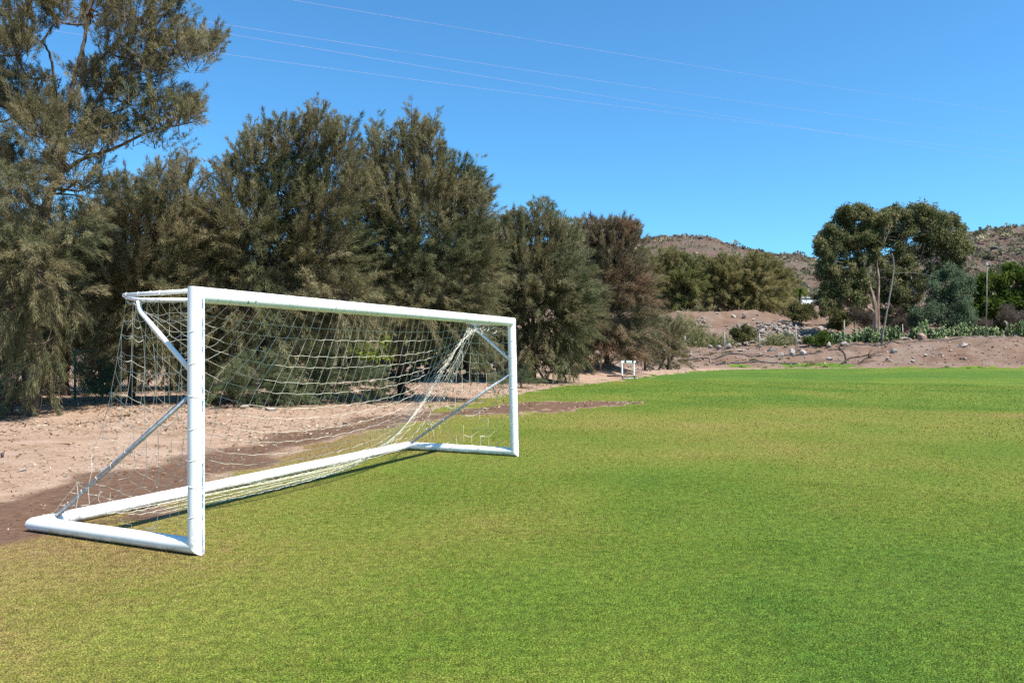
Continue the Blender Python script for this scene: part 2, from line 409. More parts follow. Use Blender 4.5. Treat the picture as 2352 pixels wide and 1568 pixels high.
def build_ground():
    a_front = np.deg2rad(np.arange(-48, 48.01, .16))
    a_back = np.deg2rad(np.arange(51, 310, 3.5))
    ang = np.concatenate([a_front, a_back])
    r = [0.4]
    while r[-1] < 3: r.append(r[-1] * 1.1)
    while r[-1] < 60: r.append(r[-1] * 1.018)
    while r[-1] < 160: r.append(r[-1] * 1.009)
    while r[-1] < 3500: r.append(r[-1] * 1.16)
    r = np.array(r)
    A, R = np.meshgrid(ang, r)
    x = np.sin(A) * R; y = np.cos(A) * R
    z = height(x, y)
    V = np.stack([x, y, z], -1).reshape(-1, 3)
    na = len(ang); nr = len(r)
    i = np.arange(nr - 1)[:, None] * na; j = np.arange(na)[None]; j2 = (j + 1) % na
    Q = np.stack([i + j, i + na + j, i + na + j2, i + j2], -1).reshape(-1, 4)
    V = np.concatenate([V, [[0, 0, Z(0, 0)]]]); c = len(V) - 1
    T = np.stack([np.full(na, c), np.arange(na), (np.arange(na) + 1) % na], -1)
    xf, yf = V[:, 0], V[:, 1]
    g, soil = grass_amount(xf, yf)
    dry = dryness(xf, yf)
    bank = sstep(62, 70, yf) * sstep(6, 12, xf)
    o = mesh_np('ground', V, [Q, T], ground_material(), smooth=True, attrs={'grass': g, 'soil': soil, 'dry': dry, 'bank': bank})
    tag(o, kind='structure')


build_ground()


# ------------------------------------------------------------------ grass blades (uncountable)
def build_grass():
    n = NT('grass_blade'); M['blade'] = n.leaf(n.attr('col', True), .35)
    Vs = []; Cs = []
    bands = [(2.6, 4.4, 17000, .0032, .0135), (4.4, 6.5, 10000, .0042, .014), (6.5, 9.5, 4600, .0056, .016), (9.5, 15, 1500, .0072, .019), (15, 24, 480, .013, .022), (24, 40, 120, .024, .027)]
    for r0, r1, dens, w, h in bands:
        half = math.radians(44)
        area = half * (r1 * r1 - r0 * r0)
        N = int(area * dens)
        r = np.sqrt(RNG.uniform(r0 * r0, r1 * r1, N)); a = RNG.uniform(-half, half, N)
        x = np.sin(a) * r; y = np.cos(a) * r
        g, soil = grass_amount(x, y)
        keep = RNG.random(N) < np.clip(g * 1.15 - .12, 0, 1) * (.55 + .45 * fbm(x * 3, y * 3, 77, 2))
        x, y, soil, g = x[keep], y[keep], soil[keep], g[keep]; N = len(x)
        d = dryness(x, y) + (fbm(x * 2.4, y * 2.4, 88, 3) - .5) * .5 + (fbm(x * 7, y * 7, 89, 3) - .5) * .9 + RNG.normal(0, .22, N)
        d = np.clip(d, 0, 1)
        stops = np.array([0, .3, .55, .78, 1.])
        cc = np.array([(.0636, .1281, .0151), (.1039, .1612, .0194), (.1633, .1788, .0324), (.2279, .1811, .0540), (.2014, .1325, .0594)])
        c = np.stack([np.interp(d, stops, cc[:, k]) for k in range(3)], -1)
        mot = .55 * fbm(x * 5 + 9, y * 5, 90, 3) + .45 * fbm(x * 1.7, y * 1.7, 93, 3); clump = .5 * fbm(x * 20, y * 20, 91, 2) + .5 * fbm(x * 60, y * 60, 92, 1)
        bare = sstep(.50, .64, mot) * np.clip(.15 + dryness(x, y) * 1.3, 0, 1)
        c = c * (1 - .8 * bare[:, None]) + np.array([.19, .105, .055]) * (.8 * bare[:, None])
        c *= (np.exp(RNG.normal(-.12, .42, N)) * (.35 + 1.24 * clump) * (.80 + .36 * mot))[:, None]
        straw = RNG.random(N) < .015 + .06 * d
        c[straw] = np.array([.30, .24, .09]) * RNG.uniform(.6, 1.2, straw.sum())[:, None]
        hh = h * RNG.uniform(.45, 1.15, N) * (.75 + .5 * fbm(x * 1.4, y * 1.4, 99, 2)); ww = w * RNG.uniform(.7, 1.3, N)
        th = RNG.uniform(0, 2 * np.pi, N); ln = RNG.uniform(0, 2 * np.pi, N); lean = hh * np.abs(RNG.normal(.45, .45, N))
        z = height(x, y) - .003
        b = np.stack([x, y, z], -1)
        sd = np.stack([np.cos(th), np.sin(th), 0 * th], -1) * (ww / 2)[:, None]
        tip = b + np.stack([np.cos(ln) * lean, np.sin(ln) * lean, hh], -1)
        Vs.append(np.stack([b - sd, b + sd, tip], 1).reshape(-1, 3))
        Cs.append(np.repeat(np.concatenate([c, np.ones((N, 1))], -1), 3, axis=0))
    V = np.concatenate(Vs); C = np.concatenate(Cs)
    o = mesh_np('grass', V, np.arange(len(V)).reshape(-1, 3), M['blade'], attrs={'col': C})
    tag(o, 'short mown green and yellowing turf of the playing field', 'grass', kind='stuff')


build_grass()


# fallen needles, straw and crumbs lying on the bare ground
def build_litter():
    n = NT('litter'); M['litter'] = n.leaf(n.attr('col', True), .1)
    N = 60000
    r = np.sqrt(RNG.uniform(5.5 ** 2, 34 ** 2, N)); a = RNG.uniform(math.radians(-48), math.radians(14), N)
    x = np.sin(a) * r; y = np.cos(a) * r
    g, soil = grass_amount(x, y)
    k = (g < .3) & (fbm(x * .7, y * .7, 123, 3) > RNG.uniform(.25, .75, N))
    x, y = x[k], y[k]; N = len(x); d = np.hypot(x, y)
    L = RNG.uniform(.02, .075, N) * np.clip(d / 11, .7, 2) * np.where(RNG.random(N) < .06, 3.5, 1); w = RNG.uniform(.004, .012, N) * np.clip(d / 9, .8, 2.5)
    th = RNG.uniform(0, 2 * np.pi, N)
    b = np.stack([x, y, height(x, y) + RNG.uniform(.004, .018, N)], -1)
    dr = np.stack([np.cos(th), np.sin(th), RNG.normal(0, .25, N)], -1) * L[:, None]
    sd = np.stack([-np.sin(th), np.cos(th), RNG.normal(0, .3, N)], -1) * w[:, None]
    V = np.stack([b - sd, b + sd, b + dr], 1).reshape(-1, 3)
    pal = np.array([(.3570, .2550, .1700), (.1105, .0638, .0382), (.2550, .1615, .0935), (.4250, .3570, .2805), (.0765, .0467, .0298)])
    c = pal[RNG.integers(0, 5, N)] * RNG.uniform(.7, 1.2, N)[:, None]
    o = mesh_np('leaf_litter', V, np.arange(len(V)).reshape(-1, 3), M['litter'], attrs={'col': np.repeat(np.concatenate([c, np.ones((N, 1))], -1), 3, axis=0)})
    tag(o, 'dry needles and crumbs scattered on the bare dirt by the trees', 'leaf litter', kind='stuff')


build_litter()


# ------------------------------------------------------------------ hills
def interp(v, pts):
    pts = np.array(pts, float); return np.interp(v, pts[:, 0], pts[:, 1])


SKY_L = [(-2000, 640), (300, 620), (900, 590), (1300, 556), (1440, 548), (1500, 543), (1560, 541), (1625, 543), (1650, 551), (1672, 561), (1720, 572), (1780, 583), (1830, 586), (1870, 596), (1900, 606), (1960, 640), (2060, 690), (2200, 740), (2400, 770)]
SKY_R = [(1700, 760), (1850, 690), (1930, 640), (2000, 600), (2100, 566), (2200, 537), (2260, 531), (2300, 527), (2352, 520), (2500, 498), (2900, 455), (3800, 430)]


def hill_z(t, Y):
    u = CX + t * F
    out = np.full(np.broadcast(t, Y).shape, -2.0)
    for sk, R, Y0, seed in ((SKY_L, 300., 150., 3), (SKY_R, 235., 138., 8)):
        v = interp(u, sk)
        top = EYE + (HY - v) / F * R
        k = (Y - Y0) / (R - Y0)
        rise = np.where(k < 1, np.clip(k, 0, 1) ** 1.15, 1 - .45 * np.clip((k - 1) / 1.6, 0, 1))
        z = 7.0 + (top - 7.0) * rise
        z = np.where(k < 0, -2 + 9 * sstep(-.25, 0, k), z)
        x = t * Y
        rough = (fbm(x * .035, Y * .035, seed, 5) - .5) * 7 * np.clip(k * 3, 0, 1) * np.clip(1.25 - np.exp(-((k - 1) / .12) ** 2), .28, 1)
        rough += (fbm(x * .25, Y * .25, seed + 5, 4) - .5) * 1.9 * np.clip(k * 3, 0, 1)
        out = np.maximum(out, z + rough)
    return out


n = NT('hill_surface'); p = n.pos()
a = n.noise(.035, 6, .65, p, .4); b = n.noise(.35, 5, .7, p); c_ = n.noise(1.6, 3, .6, p)
soilc = n.ramp(n.math('ADD', a, n.math('MULTIPLY', n.math('ADD', b, -.5), .5)), [(.3, (.0880, .0563, .0440)), (.46, (.1320, .0836, .0660)), (.62, (.1452, .1100, .0924)), (.85, (.1232, .1100, .0880))])
soilc = n.mix(n.maprange(b, .48, .62, 0, .85), soilc, (.115, .108, .075))
soilc = n.mix(n.maprange(c_, .56, .70, 0, .75), soilc, (.07, .05, .045))
soilc = n.mix(n.maprange(n.noise(.9, 4, .7, p), .60, .68, 0, .7), soilc, (.30, .225, .19))
M['hill'] = n.pbr(soilc, .95, spec=.1, normal=n.bump(n.math('ADD', b, c_), .9, 1.2))
tt = np.linspace(-1.5, 1.5, 620); YY = np.concatenate([np.linspace(120, 320, 190), np.linspace(326, 900, 30)])
Tm, Ym = np.meshgrid(tt, YY)
V = np.stack([Tm * Ym, Ym, hill_z(Tm, Ym)], -1).reshape(-1, 3)
i = np.arange(len(YY) - 1)[:, None] * len(tt); j = np.arange(len(tt) - 1)[None]
Q = np.stack([i + j, i + j + 1, i + len(tt) + j + 1, i + len(tt) + j], -1).reshape(-1, 4)
tag(mesh_np('hills', V, Q, M['hill'], smooth=True), kind='structure')


def hz(x, y): return max(Z(x, y), float(hill_z(np.array([x / y]), np.array([y]))[0]))


# ------------------------------------------------------------------ foliage
def unit(v): return v / (np.linalg.norm(v, axis=-1, keepdims=True) + 1e-9)


def needles(P0, D, L, R, m, nl, w, droop, rng, crnd, grav=.4, spread=.44):
    """plumes of thin needles: P0,D (n,3); L,R,droop (n,)"""
    n_ = len(P0)
    t = rng.random((n_, m)) ** .85
    ax = P0[:, None] + D[:, None] * (L[:, None] * t)[..., None]
    ax[..., 2] -= droop[:, None] * L[:, None] * t ** 2
    rad = unit(rng.normal(size=(n_, m, 3))) * (R[:, None] * (.25 + .75 * np.sin(np.pi * np.clip(t, .1, .95))) * rng.random((n_, m)) ** .6)[..., None]
    b = ax + rad
    dr = D[:, None] * .8 + unit(rad) * spread * .7 + rng.normal(size=(n_, m, 3)) * spread * .5
    dr[..., 2] -= droop[:, None] * t * 1.0 + grav * np.clip(droop * 2.2, .05, 1.2)[:, None] * rng.random((n_, m))
    dr = unit(dr)
    ln = nl * rng.uniform(.55, 1.25, (n_, m))
    sd = unit(np.cross(dr, rng.normal(size=(n_, m, 3)))) * (w * rng.uniform(.7, 1.3, (n_, m)) / 2)[..., None]
    tip = b + dr * ln[..., None]; tip[..., 2] -= ln * .18 * rng.random((n_, m))
    V = np.stack([b - sd, b + sd, tip], 2).reshape(-1, 3)
    c = np.clip(crnd[:, None] + rng.normal(0, .16, (n_, m)), 0, 1)
    return V, np.repeat(c.ravel(), 3)


def leaves(P0, R, m, size, rng, crnd, hang=.5, aspect=.42):
    """balls of small pointed leaves (two triangles each)"""
    n_ = len(P0)
    off = unit(rng.normal(size=(n_, m, 3))) * (R[:, None] * rng.random((n_, m)) ** .5)[..., None]
    b = P0[:, None] + off
    dr = unit(off) * .5 + rng.normal(size=(n_, m, 3)) * .6; dr[..., 2] -= hang
    dr = unit(dr); ln = size * rng.uniform(.6, 1.3, (n_, m))
    sd = unit(np.cross(dr, rng.normal(size=(n_, m, 3)))) * (ln * aspect / 2)[..., None]
    mid = b + dr * (ln * .45)[..., None]; tip = b + dr * ln[..., None]
    V = np.stack([b, mid + sd, tip, mid - sd], 2).reshape(-1, 3)
    c = np.clip(crnd[:, None] + rng.normal(0, .15, (n_, m)), 0, 1)
    return V, np.repeat(c.ravel(), 4)


def curve(pts, n=10):
    """Catmull-Rom through points"""
    pts = [np.asarray(p, float) for p in pts]
    if len(pts) == 2: return np.linspace(pts[0], pts[1], n)
    q = [2 * pts[0] - pts[1]] + pts + [2 * pts[-1] - pts[-2]]
    out = []
    for k in range(1, len(q) - 2):
        a, b, c, d = q[k - 1:k + 3]
        for t in np.linspace(0, 1, n, endpoint=False):
            out.append(.5 * ((2 * b) + (c - a) * t + (2 * a - 5 * b + 4 * c - d) * t * t + (3 * b - a - 3 * c + d) * t ** 3))
    out.append(pts[-1]); return np.array(out)


def feathery_tree(name, label, cat, group, base, Y, stems, lobes, spikes, mat, seed, dens=13., m=85, nl=.21, w=.011, cl=.72, cr=.17, trunk_r=.16, DK=1.75, MK=1.35, WK=1.75, AIR=.60, sprigs=9, FINE=1.0, SPL=1.0,
                  back=1.0, limbs=(), bark='bark', droop0=.5, twigs=True, up0=1.0, zref=None):
    """base: (u, Y); stems: list of pixel paths [(u,v,dY)..]; lobes (u,v,ru,rv[,dY[,dens]]); spikes: (u,v,len_px,lean)"""
    rng = np.random.default_rng(seed)
    fi = FINE; dens *= DK * (1 + .7 * fi); m = int(m * MK * (1 + .12 * fi)); w *= WK * (1 - .26 * fi); nl *= 1 - .28 * fi; cl *= 1 + .12 * fi; cr *= 1 - .36 * fi; trunk_r *= .72
    B = G(base[0], base[1])
    root = empty(name, B, label, cat, group)
    s = Y / F
    wood = MB()
    paths = []
    for st in stems:
        pts = [B + np.array([0, 0, -.15])] + [P(q[0], q[1], Y + (q[2] if len(q) > 2 else 0)) for q in st]
        c = curve(pts, 8); paths.append(c)
        kk = 1 if st is stems[0] else .62
        rr = np.linspace(trunk_r * kk, trunk_r * .2 * kk, len(c)); rr[0] *= 1.25
        c2 = c + rng.normal(0, .012, c.shape) * (np.arange(len(c)) > 0)[:, None]
        wood.tube(c2, rr, 8)
    for lb in limbs:
        c = curve([P(q[0], q[1], Y + (q[2] if len(q) > 2 else 0)) for q in lb], 6); paths.append(c); wood.tube(c, np.linspace(trunk_r * .34, trunk_r * .06, len(c)), 6)
    allp = np.concatenate(paths)
    P0s, Ds, Ls, Rs, dro, cc = [], [], [], [], [], []
    SP = []
    top = max(P(0, l[1] - l[3], Y)[2] for l in lobes); bot = B[2]
    full = []
    for l in lobes:
        full.append((l[0], l[1], l[2], l[3], l[4] if len(l) > 4 else rng.uniform(-.5, .5), l[5] if len(l) > 5 else 1.0, True))
        if back > 0:
            full.append((l[0] + rng.uniform(-20, 20), l[1] + rng.uniform(-5, 25), l[2] * .9, l[3] * .85, (l[4] if len(l) > 4 else 0) + (l[2] + l[3]) * s * .62, (l[5] if len(l) > 5 else 1.0) * back * .5, False))
    for (u, v, ru, rv, dy, dn, front) in full:
        c = P(u, v, Y + dy); rx, rz = ru * s, rv * s; ry = (rx + rz) / 2 * .9
        cnt = max(5, int(dens * dn * math.pi * rx * rz))
        q = unit(rng.normal(size=(cnt, 3))) * (rng.uniform(.12, 1.0, cnt) ** .5)[:, None]
        p0 = c + q * np.array([rx, ry, rz]) * .97
        p0 = p0[p0[:, 2] > bot + .15]
        if not len(p0): continue
        hrel = np.clip((p0[:, 2] - bot) / (top - bot), 0, 1)
        thin = rng.random(len(p0)) > AIR * sstep(.62, .95, hrel)
        p0 = p0[thin]; hrel = hrel[thin]; q = None
        if not len(p0): continue
        ax = np.array([allp[:, 0].mean(), allp[:, 1].mean(), 0])
        d = (p0 - c) / np.array([rx, ry, rz]) * .75
        away = p0 - ax; away[:, 2] = 0
        d += unit(away) * .35
        d[:, 2] += (up0 * np.clip((hrel - .26) * 2.6, -.25, 1.7))
        d[:, 0] += .12 * hrel
        d = unit(d + rng.normal(0, .22, d.shape))
        P0s.append(p0); Ds.append(d)
        sc = 1 - .38 * sstep(.55, .95, hrel)
        Ls.append(cl * sc * rng.uniform(.65, 1.3, len(p0))); Rs.append(cr * sc * rng.uniform(.6, 1.35, len(p0)))
        dro.append(droop0 * np.clip(1.15 - 1.5 * hrel, .04, 1.2) * rng.uniform(.6, 1.3, len(p0)))
        lc = rng.uniform(.40, .62)
        green = fbm(p0[:, 0] * .7 + p0[:, 1] * .5, p0[:, 2] * .7, seed, 3)
        cc.append(np.clip(lc + (green - .5) * .7 + rng.normal(0, .13, len(p0)), 0, 1))
        # limb to the lobe
        cand = allp[allp[:, 2] < c[2] - .12 * rz]
        if not len(cand): cand = allp[:3]
        src = cand[np.argmin(np.linalg.norm((cand - c) * np.array([1, 1, .8]), axis=1))]
        mid = (src * .5 + c * .5) + np.array([0, 0, -.10 * np.linalg.norm(c - src)]) + rng.normal(0, .08, 3)
        lim = curve([src, mid, c, c + (c - mid) * .25], 5)
        wood.tube(lim, np.linspace(trunk_r * .22, trunk_r * .07, len(lim)), 5, False)
        if twigs:
            sel = rng.permutation(len(p0))[:int(len(p0) * (.6 if front else .25))]
            for k in sel:
                a0 = lim[rng.integers(len(lim) // 2, len(lim))]
                e = p0[k] + d[k] * cl * .55
                mm = (a0 + p0[k]) / 2 + np.array([0, 0, -.05])
                wood.tube(np.array([a0, mm, p0[k], e]), [trunk_r * .085, trunk_r * .06, trunk_r * .045, .004], 3, False)
    # upright leaders that break the skyline
    sps = [(sp[0], sp[1], sp[2], sp[3] if len(sp) > 3 else rng.uniform(-.12, .18)) for sp in spikes]
    if spikes:
        for l in lobes:
            if (P(0, l[1], Y)[2] - bot) / (top - bot) > .55:
                for _ in range(sprigs):
                    f = rng.uniform(-.95, .95)
                    sps.append((l[0] + l[2] * f, l[1] - l[3] * math.sqrt(1 - f * f) * rng.uniform(.8, 1.15) - 14, rng.uniform(28, 85) * SPL, rng.uniform(-.15, .28) + .22 * f))
    SPa = [[], [], [], []]
    for (u, v, lp, lean) in sps:
        dy = rng.uniform(-.8, 1.0); tip = P(u, v, Y + dy); Lm = lp * s
        dirv = unit(np.array([lean, rng.uniform(-.15, .15), 1.0]))
        a0 = tip - dirv * Lm
        wood.tube(np.linspace(a0 + dirv * Lm * .12, tip - dirv * .08, 5), np.linspace(.016, .004, 5) * (Y / 21), 4, False)
        k = max(4, int(Lm / cl * 9)); t = np.concatenate([rng.uniform(0, .9, k), [.86, .93]]); k = len(t)
        side = unit(np.stack([rng.normal(size=k), rng.normal(size=k), 0 * t], -1))
        wid = (.05 + .34 * (1 - t)) * cl
        d = unit(dirv * .9 + side * .75 + rng.normal(0, .12, (k, 3)))
        p0 = a0 + dirv * (Lm * t)[:, None] + side * (wid * rng.uniform(.1, 1, k))[:, None]
        for k_ in range(k):
            if wid[k_] > .12 * cl: wood.tube(np.array([a0 + dirv * Lm * max(0, t[k_] - .08), p0[k_] + d[k_] * .05]), [.007 * Y / 21, .003], 3, False)
        SPa[0].append(p0); SPa[1].append(d); SPa[2].append(cl * (.20 + .16 * (1 - t)) * rng.uniform(.7, 1.3, k)); SPa[3].append(np.clip(rng.normal(.55, .16, k), 0, 1))
    P0 = np.concatenate(P0s); D = np.concatenate(Ds); L = np.concatenate(Ls); R = np.concatenate(Rs); dr = np.concatenate(dro); c = np.concatenate(cc)
    keep = P0[:, 2] + D[:, 2] * L * .8 - dr * L > bot - .05
    Vn, C = needles(P0[keep], D[keep], L[keep], R[keep], m, nl, w, dr[keep], rng, c[keep])
    if SPa[0]:
        q0, q1, q2, q3 = [np.concatenate(q) for q in SPa]
        V2, C2 = needles(q0, q1, q2 * 1.1, q2 * .22, int(m * .24), nl * .75, w, np.full(len(q0), .05), rng, q3, .05, .5)
        Vn = np.concatenate([Vn, V2]); C = np.concatenate([C, C2])
    tri = np.arange(len(Vn)).reshape(-1, 3)
    wood.build('trunk', M[bark], root, True, base=B)
    o = mesh_np('crown', Vn - B, tri, M[mat], root, attrs={'rnd': C})
    return root


GR = 'feathery trees in the grove behind the goal'
# tall tree at the left edge
feathery_tree('feathery_tree', 'tallest feathery tree at the left, its trunk forking, crown cut by the picture top', 'tree', GR, (72, 17.6), 17.4,
    [[(78, 760), (92, 560), (112, 455), (140, 395), (146, 320), (165, 200), (195, 92), (215, -60)], [(40, 700, 1.5), (10, 480, 1.5), (-30, 300, 1), (-40, 100, 0)], [(78, 760), (92, 560), (112, 455), (130, 360, .5), (124, 200, .5), (112, 120, .3), (60, 70, 0)]],
    [(60, 20, 105, 70), (205, 30, 95, 60), (320, 45, 80, 55), (385, 20, 55, 40), (400, 115, 62, 30), (450, 106, 48, 20), (488, 101, 22, 9, 0, 2.0), (300, 130, 75, 45), (235, 190, 80, 45), (345, 175, 48, 30), (285, 235, 60, 32), (392, 262, 48, 28), (425, 262, 28, 30),
     (160, 285, 85, 45), (50, 240, 95, 70), (40, 130, 45, 60), (120, 30, 60, 40), (160, -90, 190, 70), (340, -70, 100, 50), (-110, 100, 120, 170), (-90, 380, 110, 120),
     (40, 380, 80, 60), (50, 440, 60, 50, -1.4), (30, 560, 60, 60, -1.4), (75, 620, 60, 60, -1.5), (115, 345, 45, 40, -1.0), (80, 300, 50, 50, -.8), (170, 420, 40, 35, -.6), (215, 330, 40, 18, .3, .7), (255, 300, 55, 22, .3, .6), (350, 300, 45, 14, .2, .7), (30, 690, 60, 60, -1.3), (205, 425, 48, 30), (20, 490, 85, 65), (110, 560, 95, 50), (170, 505, 50, 35), (50, 650, 95, 50), (145, 690, 50, 45), (30, 760, 65, 60), (-60, 640, 70, 120), (105, 790, 30, 60), (95, 890, 62, 62), (20, 905, 55, 50), (-60, 860, 70, 80)],
    [(515, 98, 60, .9), (445, 12, 50, .5), (452, 240, 40, .5), (425, 318, 30, .1), (470, 135, 40, .8)],
    'needle', 101, AIR=.72, dens=14, m=95, nl=.17, w=.0095, cl=.58, cr=.15, trunk_r=.19, bark='bark_grey', back=.8, limbs=[[(150, 394), (187, 367), (262, 341), (330, 308), (367, 296), (410, 288), (450, 280)], [(146, 340), (200, 270), (232, 217), (262, 190), (330, 160), (400, 122), (470, 106), (505, 100)], [(165, 230), (215, 150), (280, 90), (340, 40)]])
# second tree
feathery_tree('feathery_tree', 'lower olive feathery tree right of the tallest tree, behind the left goalpost', 'tree', GR, (303, 21), 20.6,
    [[(303, 760), (310, 620), (325, 500), (385, 370)], [(290, 740), (280, 560), (290, 440)]],
    [(385, 430, 45, 50), (430, 450, 50, 60), (300, 465, 60, 45), (335, 520, 95, 60), (240, 540, 70, 60), (420, 560, 75, 80), (250, 640, 95, 60), (340, 650, 90, 60), (400, 690, 80, 60), (280, 740, 70, 50), (170, 620, 60, 60), (360, 780, 55, 50), (440, 790, 50, 60)],
    [(392, 332, 70, .05), (432, 345, 60, .1), (330, 398, 45), (285, 405, 50), (352, 385, 40), (472, 368, 55), (250, 425, 40), (412, 360, 50)],
    'needle', 102, dens=16, m=85, nl=.20, w=.0105, trunk_r=.15)
# broad big crown left part
feathery_tree('feathery_tree', 'broad dark feathery tree with many pointed tops above the left half of the crossbar', 'tree', GR, (534, 21.6), 21,
    [[(534, 800), (545, 640), (600, 470), (700, 330), (730, 250)], [(540, 760), (610, 560), (640, 420), (620, 330)], [(540, 700), (540, 540), (530, 430)]],
    [(545, 430, 40, 55), (590, 370, 50, 60), (650, 345, 55, 60), (725, 330, 58, 62), (785, 350, 45, 60), (560, 510, 80, 70), (660, 450, 90, 80), (760, 450, 75, 80), (510, 600, 75, 70), (620, 590, 100, 75), (740, 580, 90, 75), (560, 700, 90, 60), (690, 690, 100, 65), (470, 690, 50, 60), (790, 690, 70, 60), (600, 790, 80, 45)],
    [(510, 378, 60), (527, 360, 50), (585, 268, 95, .05), (612, 290, 60), (640, 262, 80), (664, 258, 90, .02), (690, 285, 70), (712, 240, 90), (731, 226, 120, .0), (752, 245, 80), (768, 262, 80, .15), (800, 268, 90, .2), (822, 318, 50, .3), (560, 330, 60, -.1)],
    'needle', 103, dens=15, m=85, nl=.21, w=.0105, trunk_r=.17)
# broad big crown right part
feathery_tree('feathery_tree', 'broad brown feathery tree with two tall spires above the middle of the crossbar', 'tree', GR, (921, 25), 22.6,
    [[(921, 820), (915, 700), (905, 520), (880, 330)], [(925, 760), (960, 560), (950, 360), (945, 260)], [(930, 700), (1010, 540), (1070, 430)]],
    [(872, 360, 38, 60), (945, 345, 40, 60), (985, 350, 35, 55), (900, 430, 70, 60), (990, 430, 60, 60), (1050, 430, 42, 45), (1085, 455, 28, 22), (840, 470, 55, 60), (950, 520, 95, 70), (1050, 510, 65, 60), (860, 580, 85, 65), (980, 620, 95, 65), (1080, 590, 50, 60), (850, 680, 80, 50), (970, 710, 95, 50), (1070, 690, 60, 60), (1090, 780, 30, 50)],
    [(868, 252, 110, .0), (853, 310, 50), (890, 300, 50), (945, 228, 130, .0), (922, 290, 60, -.1), (968, 282, 70, .15), (1005, 245, 110, .28), (990, 300, 60, .3), (1030, 345, 60, .2), (1062, 355, 50, .1), (1105, 385, 55, .4), (1124, 437, 50, .9), (1098, 360, 40, .3)],
    'needle', 104, dens=15, m=85, nl=.22, w=.0115, trunk_r=.19)
# next tree to the right, behind the right upright
feathery_tree('feathery_tree', 'dense grey brown feathery tree rising behind the right goalpost', 'tree', GR, (1225, 38), 36,
    [[(1225, 790), (1225, 640), (1235, 480)], [(1220, 760), (1170, 620), (1160, 540)], [(1230, 760), (1280, 620), (1290, 560)]],
    [(1150, 560, 50, 45), (1195, 545, 45, 45), (1240, 530, 45, 50), (1280, 560, 35, 50), (1130, 620, 50, 45), (1200, 620, 70, 55), (1275, 640, 50, 60), (1160, 690, 60, 40), (1235, 700, 70, 50), (1290, 720, 45, 60), (1200, 755, 45, 30), (1280, 790, 35, 45), (1150, 745, 35, 30), (1105, 575, 40, 45), (1110, 680, 40, 50), (1305, 575, 28, 35), (1310, 640, 35, 50), (1315, 730, 40, 50), (1225, 815, 50, 28), (1300, 815, 30, 26)],
    [(1234, 458, 60, .05), (1262, 462, 50, .35), (1250, 480, 40), (1190, 485, 50, .15), (1222, 490, 40), (1165, 498, 45, .2), (1140, 500, 40), (1120, 505, 40), (1213, 482, 40)],
    'needle', 105, SPL=.6, dens=6.2, m=85, nl=.32, w=.018, cl=1.05, cr=.27, trunk_r=.22)
feathery_tree('feathery_tree', 'rust tinged feathery tree at the right end of the grove beside the dirt slope', 'tree', GR, (1395, 49), 46,
    [[(1390, 780), (1385, 660), (1400, 530)], [(1395, 760), (1430, 640), (1440, 540)], [(1385, 760), (1340, 640), (1340, 560)]],
    [(1335, 565, 38, 40), (1375, 570, 38, 40), (1420, 560, 35, 38), (1452, 560, 18, 30), (1340, 640, 55, 50), (1410, 640, 50, 50), (1455, 640, 25, 45), (1350, 720, 60, 45), (1420, 710, 50, 45), (1462, 715, 22, 40), (1345, 775, 45, 35), (1405, 780, 50, 35), (1450, 780, 25, 35), (1320, 690, 30, 60), (1335, 815, 36, 26), (1395, 820, 40, 24), (1440, 815, 30, 24), (1360, 545, 26, 24), (1395, 548, 26, 22), (1440, 545, 22, 22)],
    [(1344, 500, 45, .05), (1362, 520, 35), (1395, 508, 45, .1), (1418, 512, 40, .2), (1442, 503, 45, .35), (1466, 522, 30, .6), (1318, 520, 40, .2), (1380, 530, 35)],
    'needle_red', 106, SPL=.5, dens=4.6, m=85, nl=.40, w=.023, cl=1.3, cr=.34, trunk_r=.25)
# trees deeper in the grove, mostly hidden
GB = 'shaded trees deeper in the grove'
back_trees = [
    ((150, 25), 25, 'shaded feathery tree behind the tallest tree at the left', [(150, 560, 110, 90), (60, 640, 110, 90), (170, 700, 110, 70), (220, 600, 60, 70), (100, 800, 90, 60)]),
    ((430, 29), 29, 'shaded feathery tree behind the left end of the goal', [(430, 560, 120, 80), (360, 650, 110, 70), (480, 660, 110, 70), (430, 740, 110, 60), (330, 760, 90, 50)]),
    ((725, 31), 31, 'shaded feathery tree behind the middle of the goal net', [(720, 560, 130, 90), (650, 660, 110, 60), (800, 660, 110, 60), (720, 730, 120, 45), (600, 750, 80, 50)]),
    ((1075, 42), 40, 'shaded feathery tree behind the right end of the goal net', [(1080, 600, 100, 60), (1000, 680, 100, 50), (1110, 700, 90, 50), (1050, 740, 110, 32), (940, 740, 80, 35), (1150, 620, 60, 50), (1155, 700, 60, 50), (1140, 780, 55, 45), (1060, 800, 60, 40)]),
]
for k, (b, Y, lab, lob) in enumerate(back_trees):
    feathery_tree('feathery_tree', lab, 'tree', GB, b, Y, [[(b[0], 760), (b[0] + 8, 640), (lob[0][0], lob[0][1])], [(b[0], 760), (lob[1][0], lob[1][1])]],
                  lob, [], 'needle_green', 140 + k, dens=9 * (22 / Y) ** 1.2, m=75, nl=.30, w=.019 * Y / 27, cl=1.0, cr=.28, trunk_r=.19, twigs=False, back=.7)
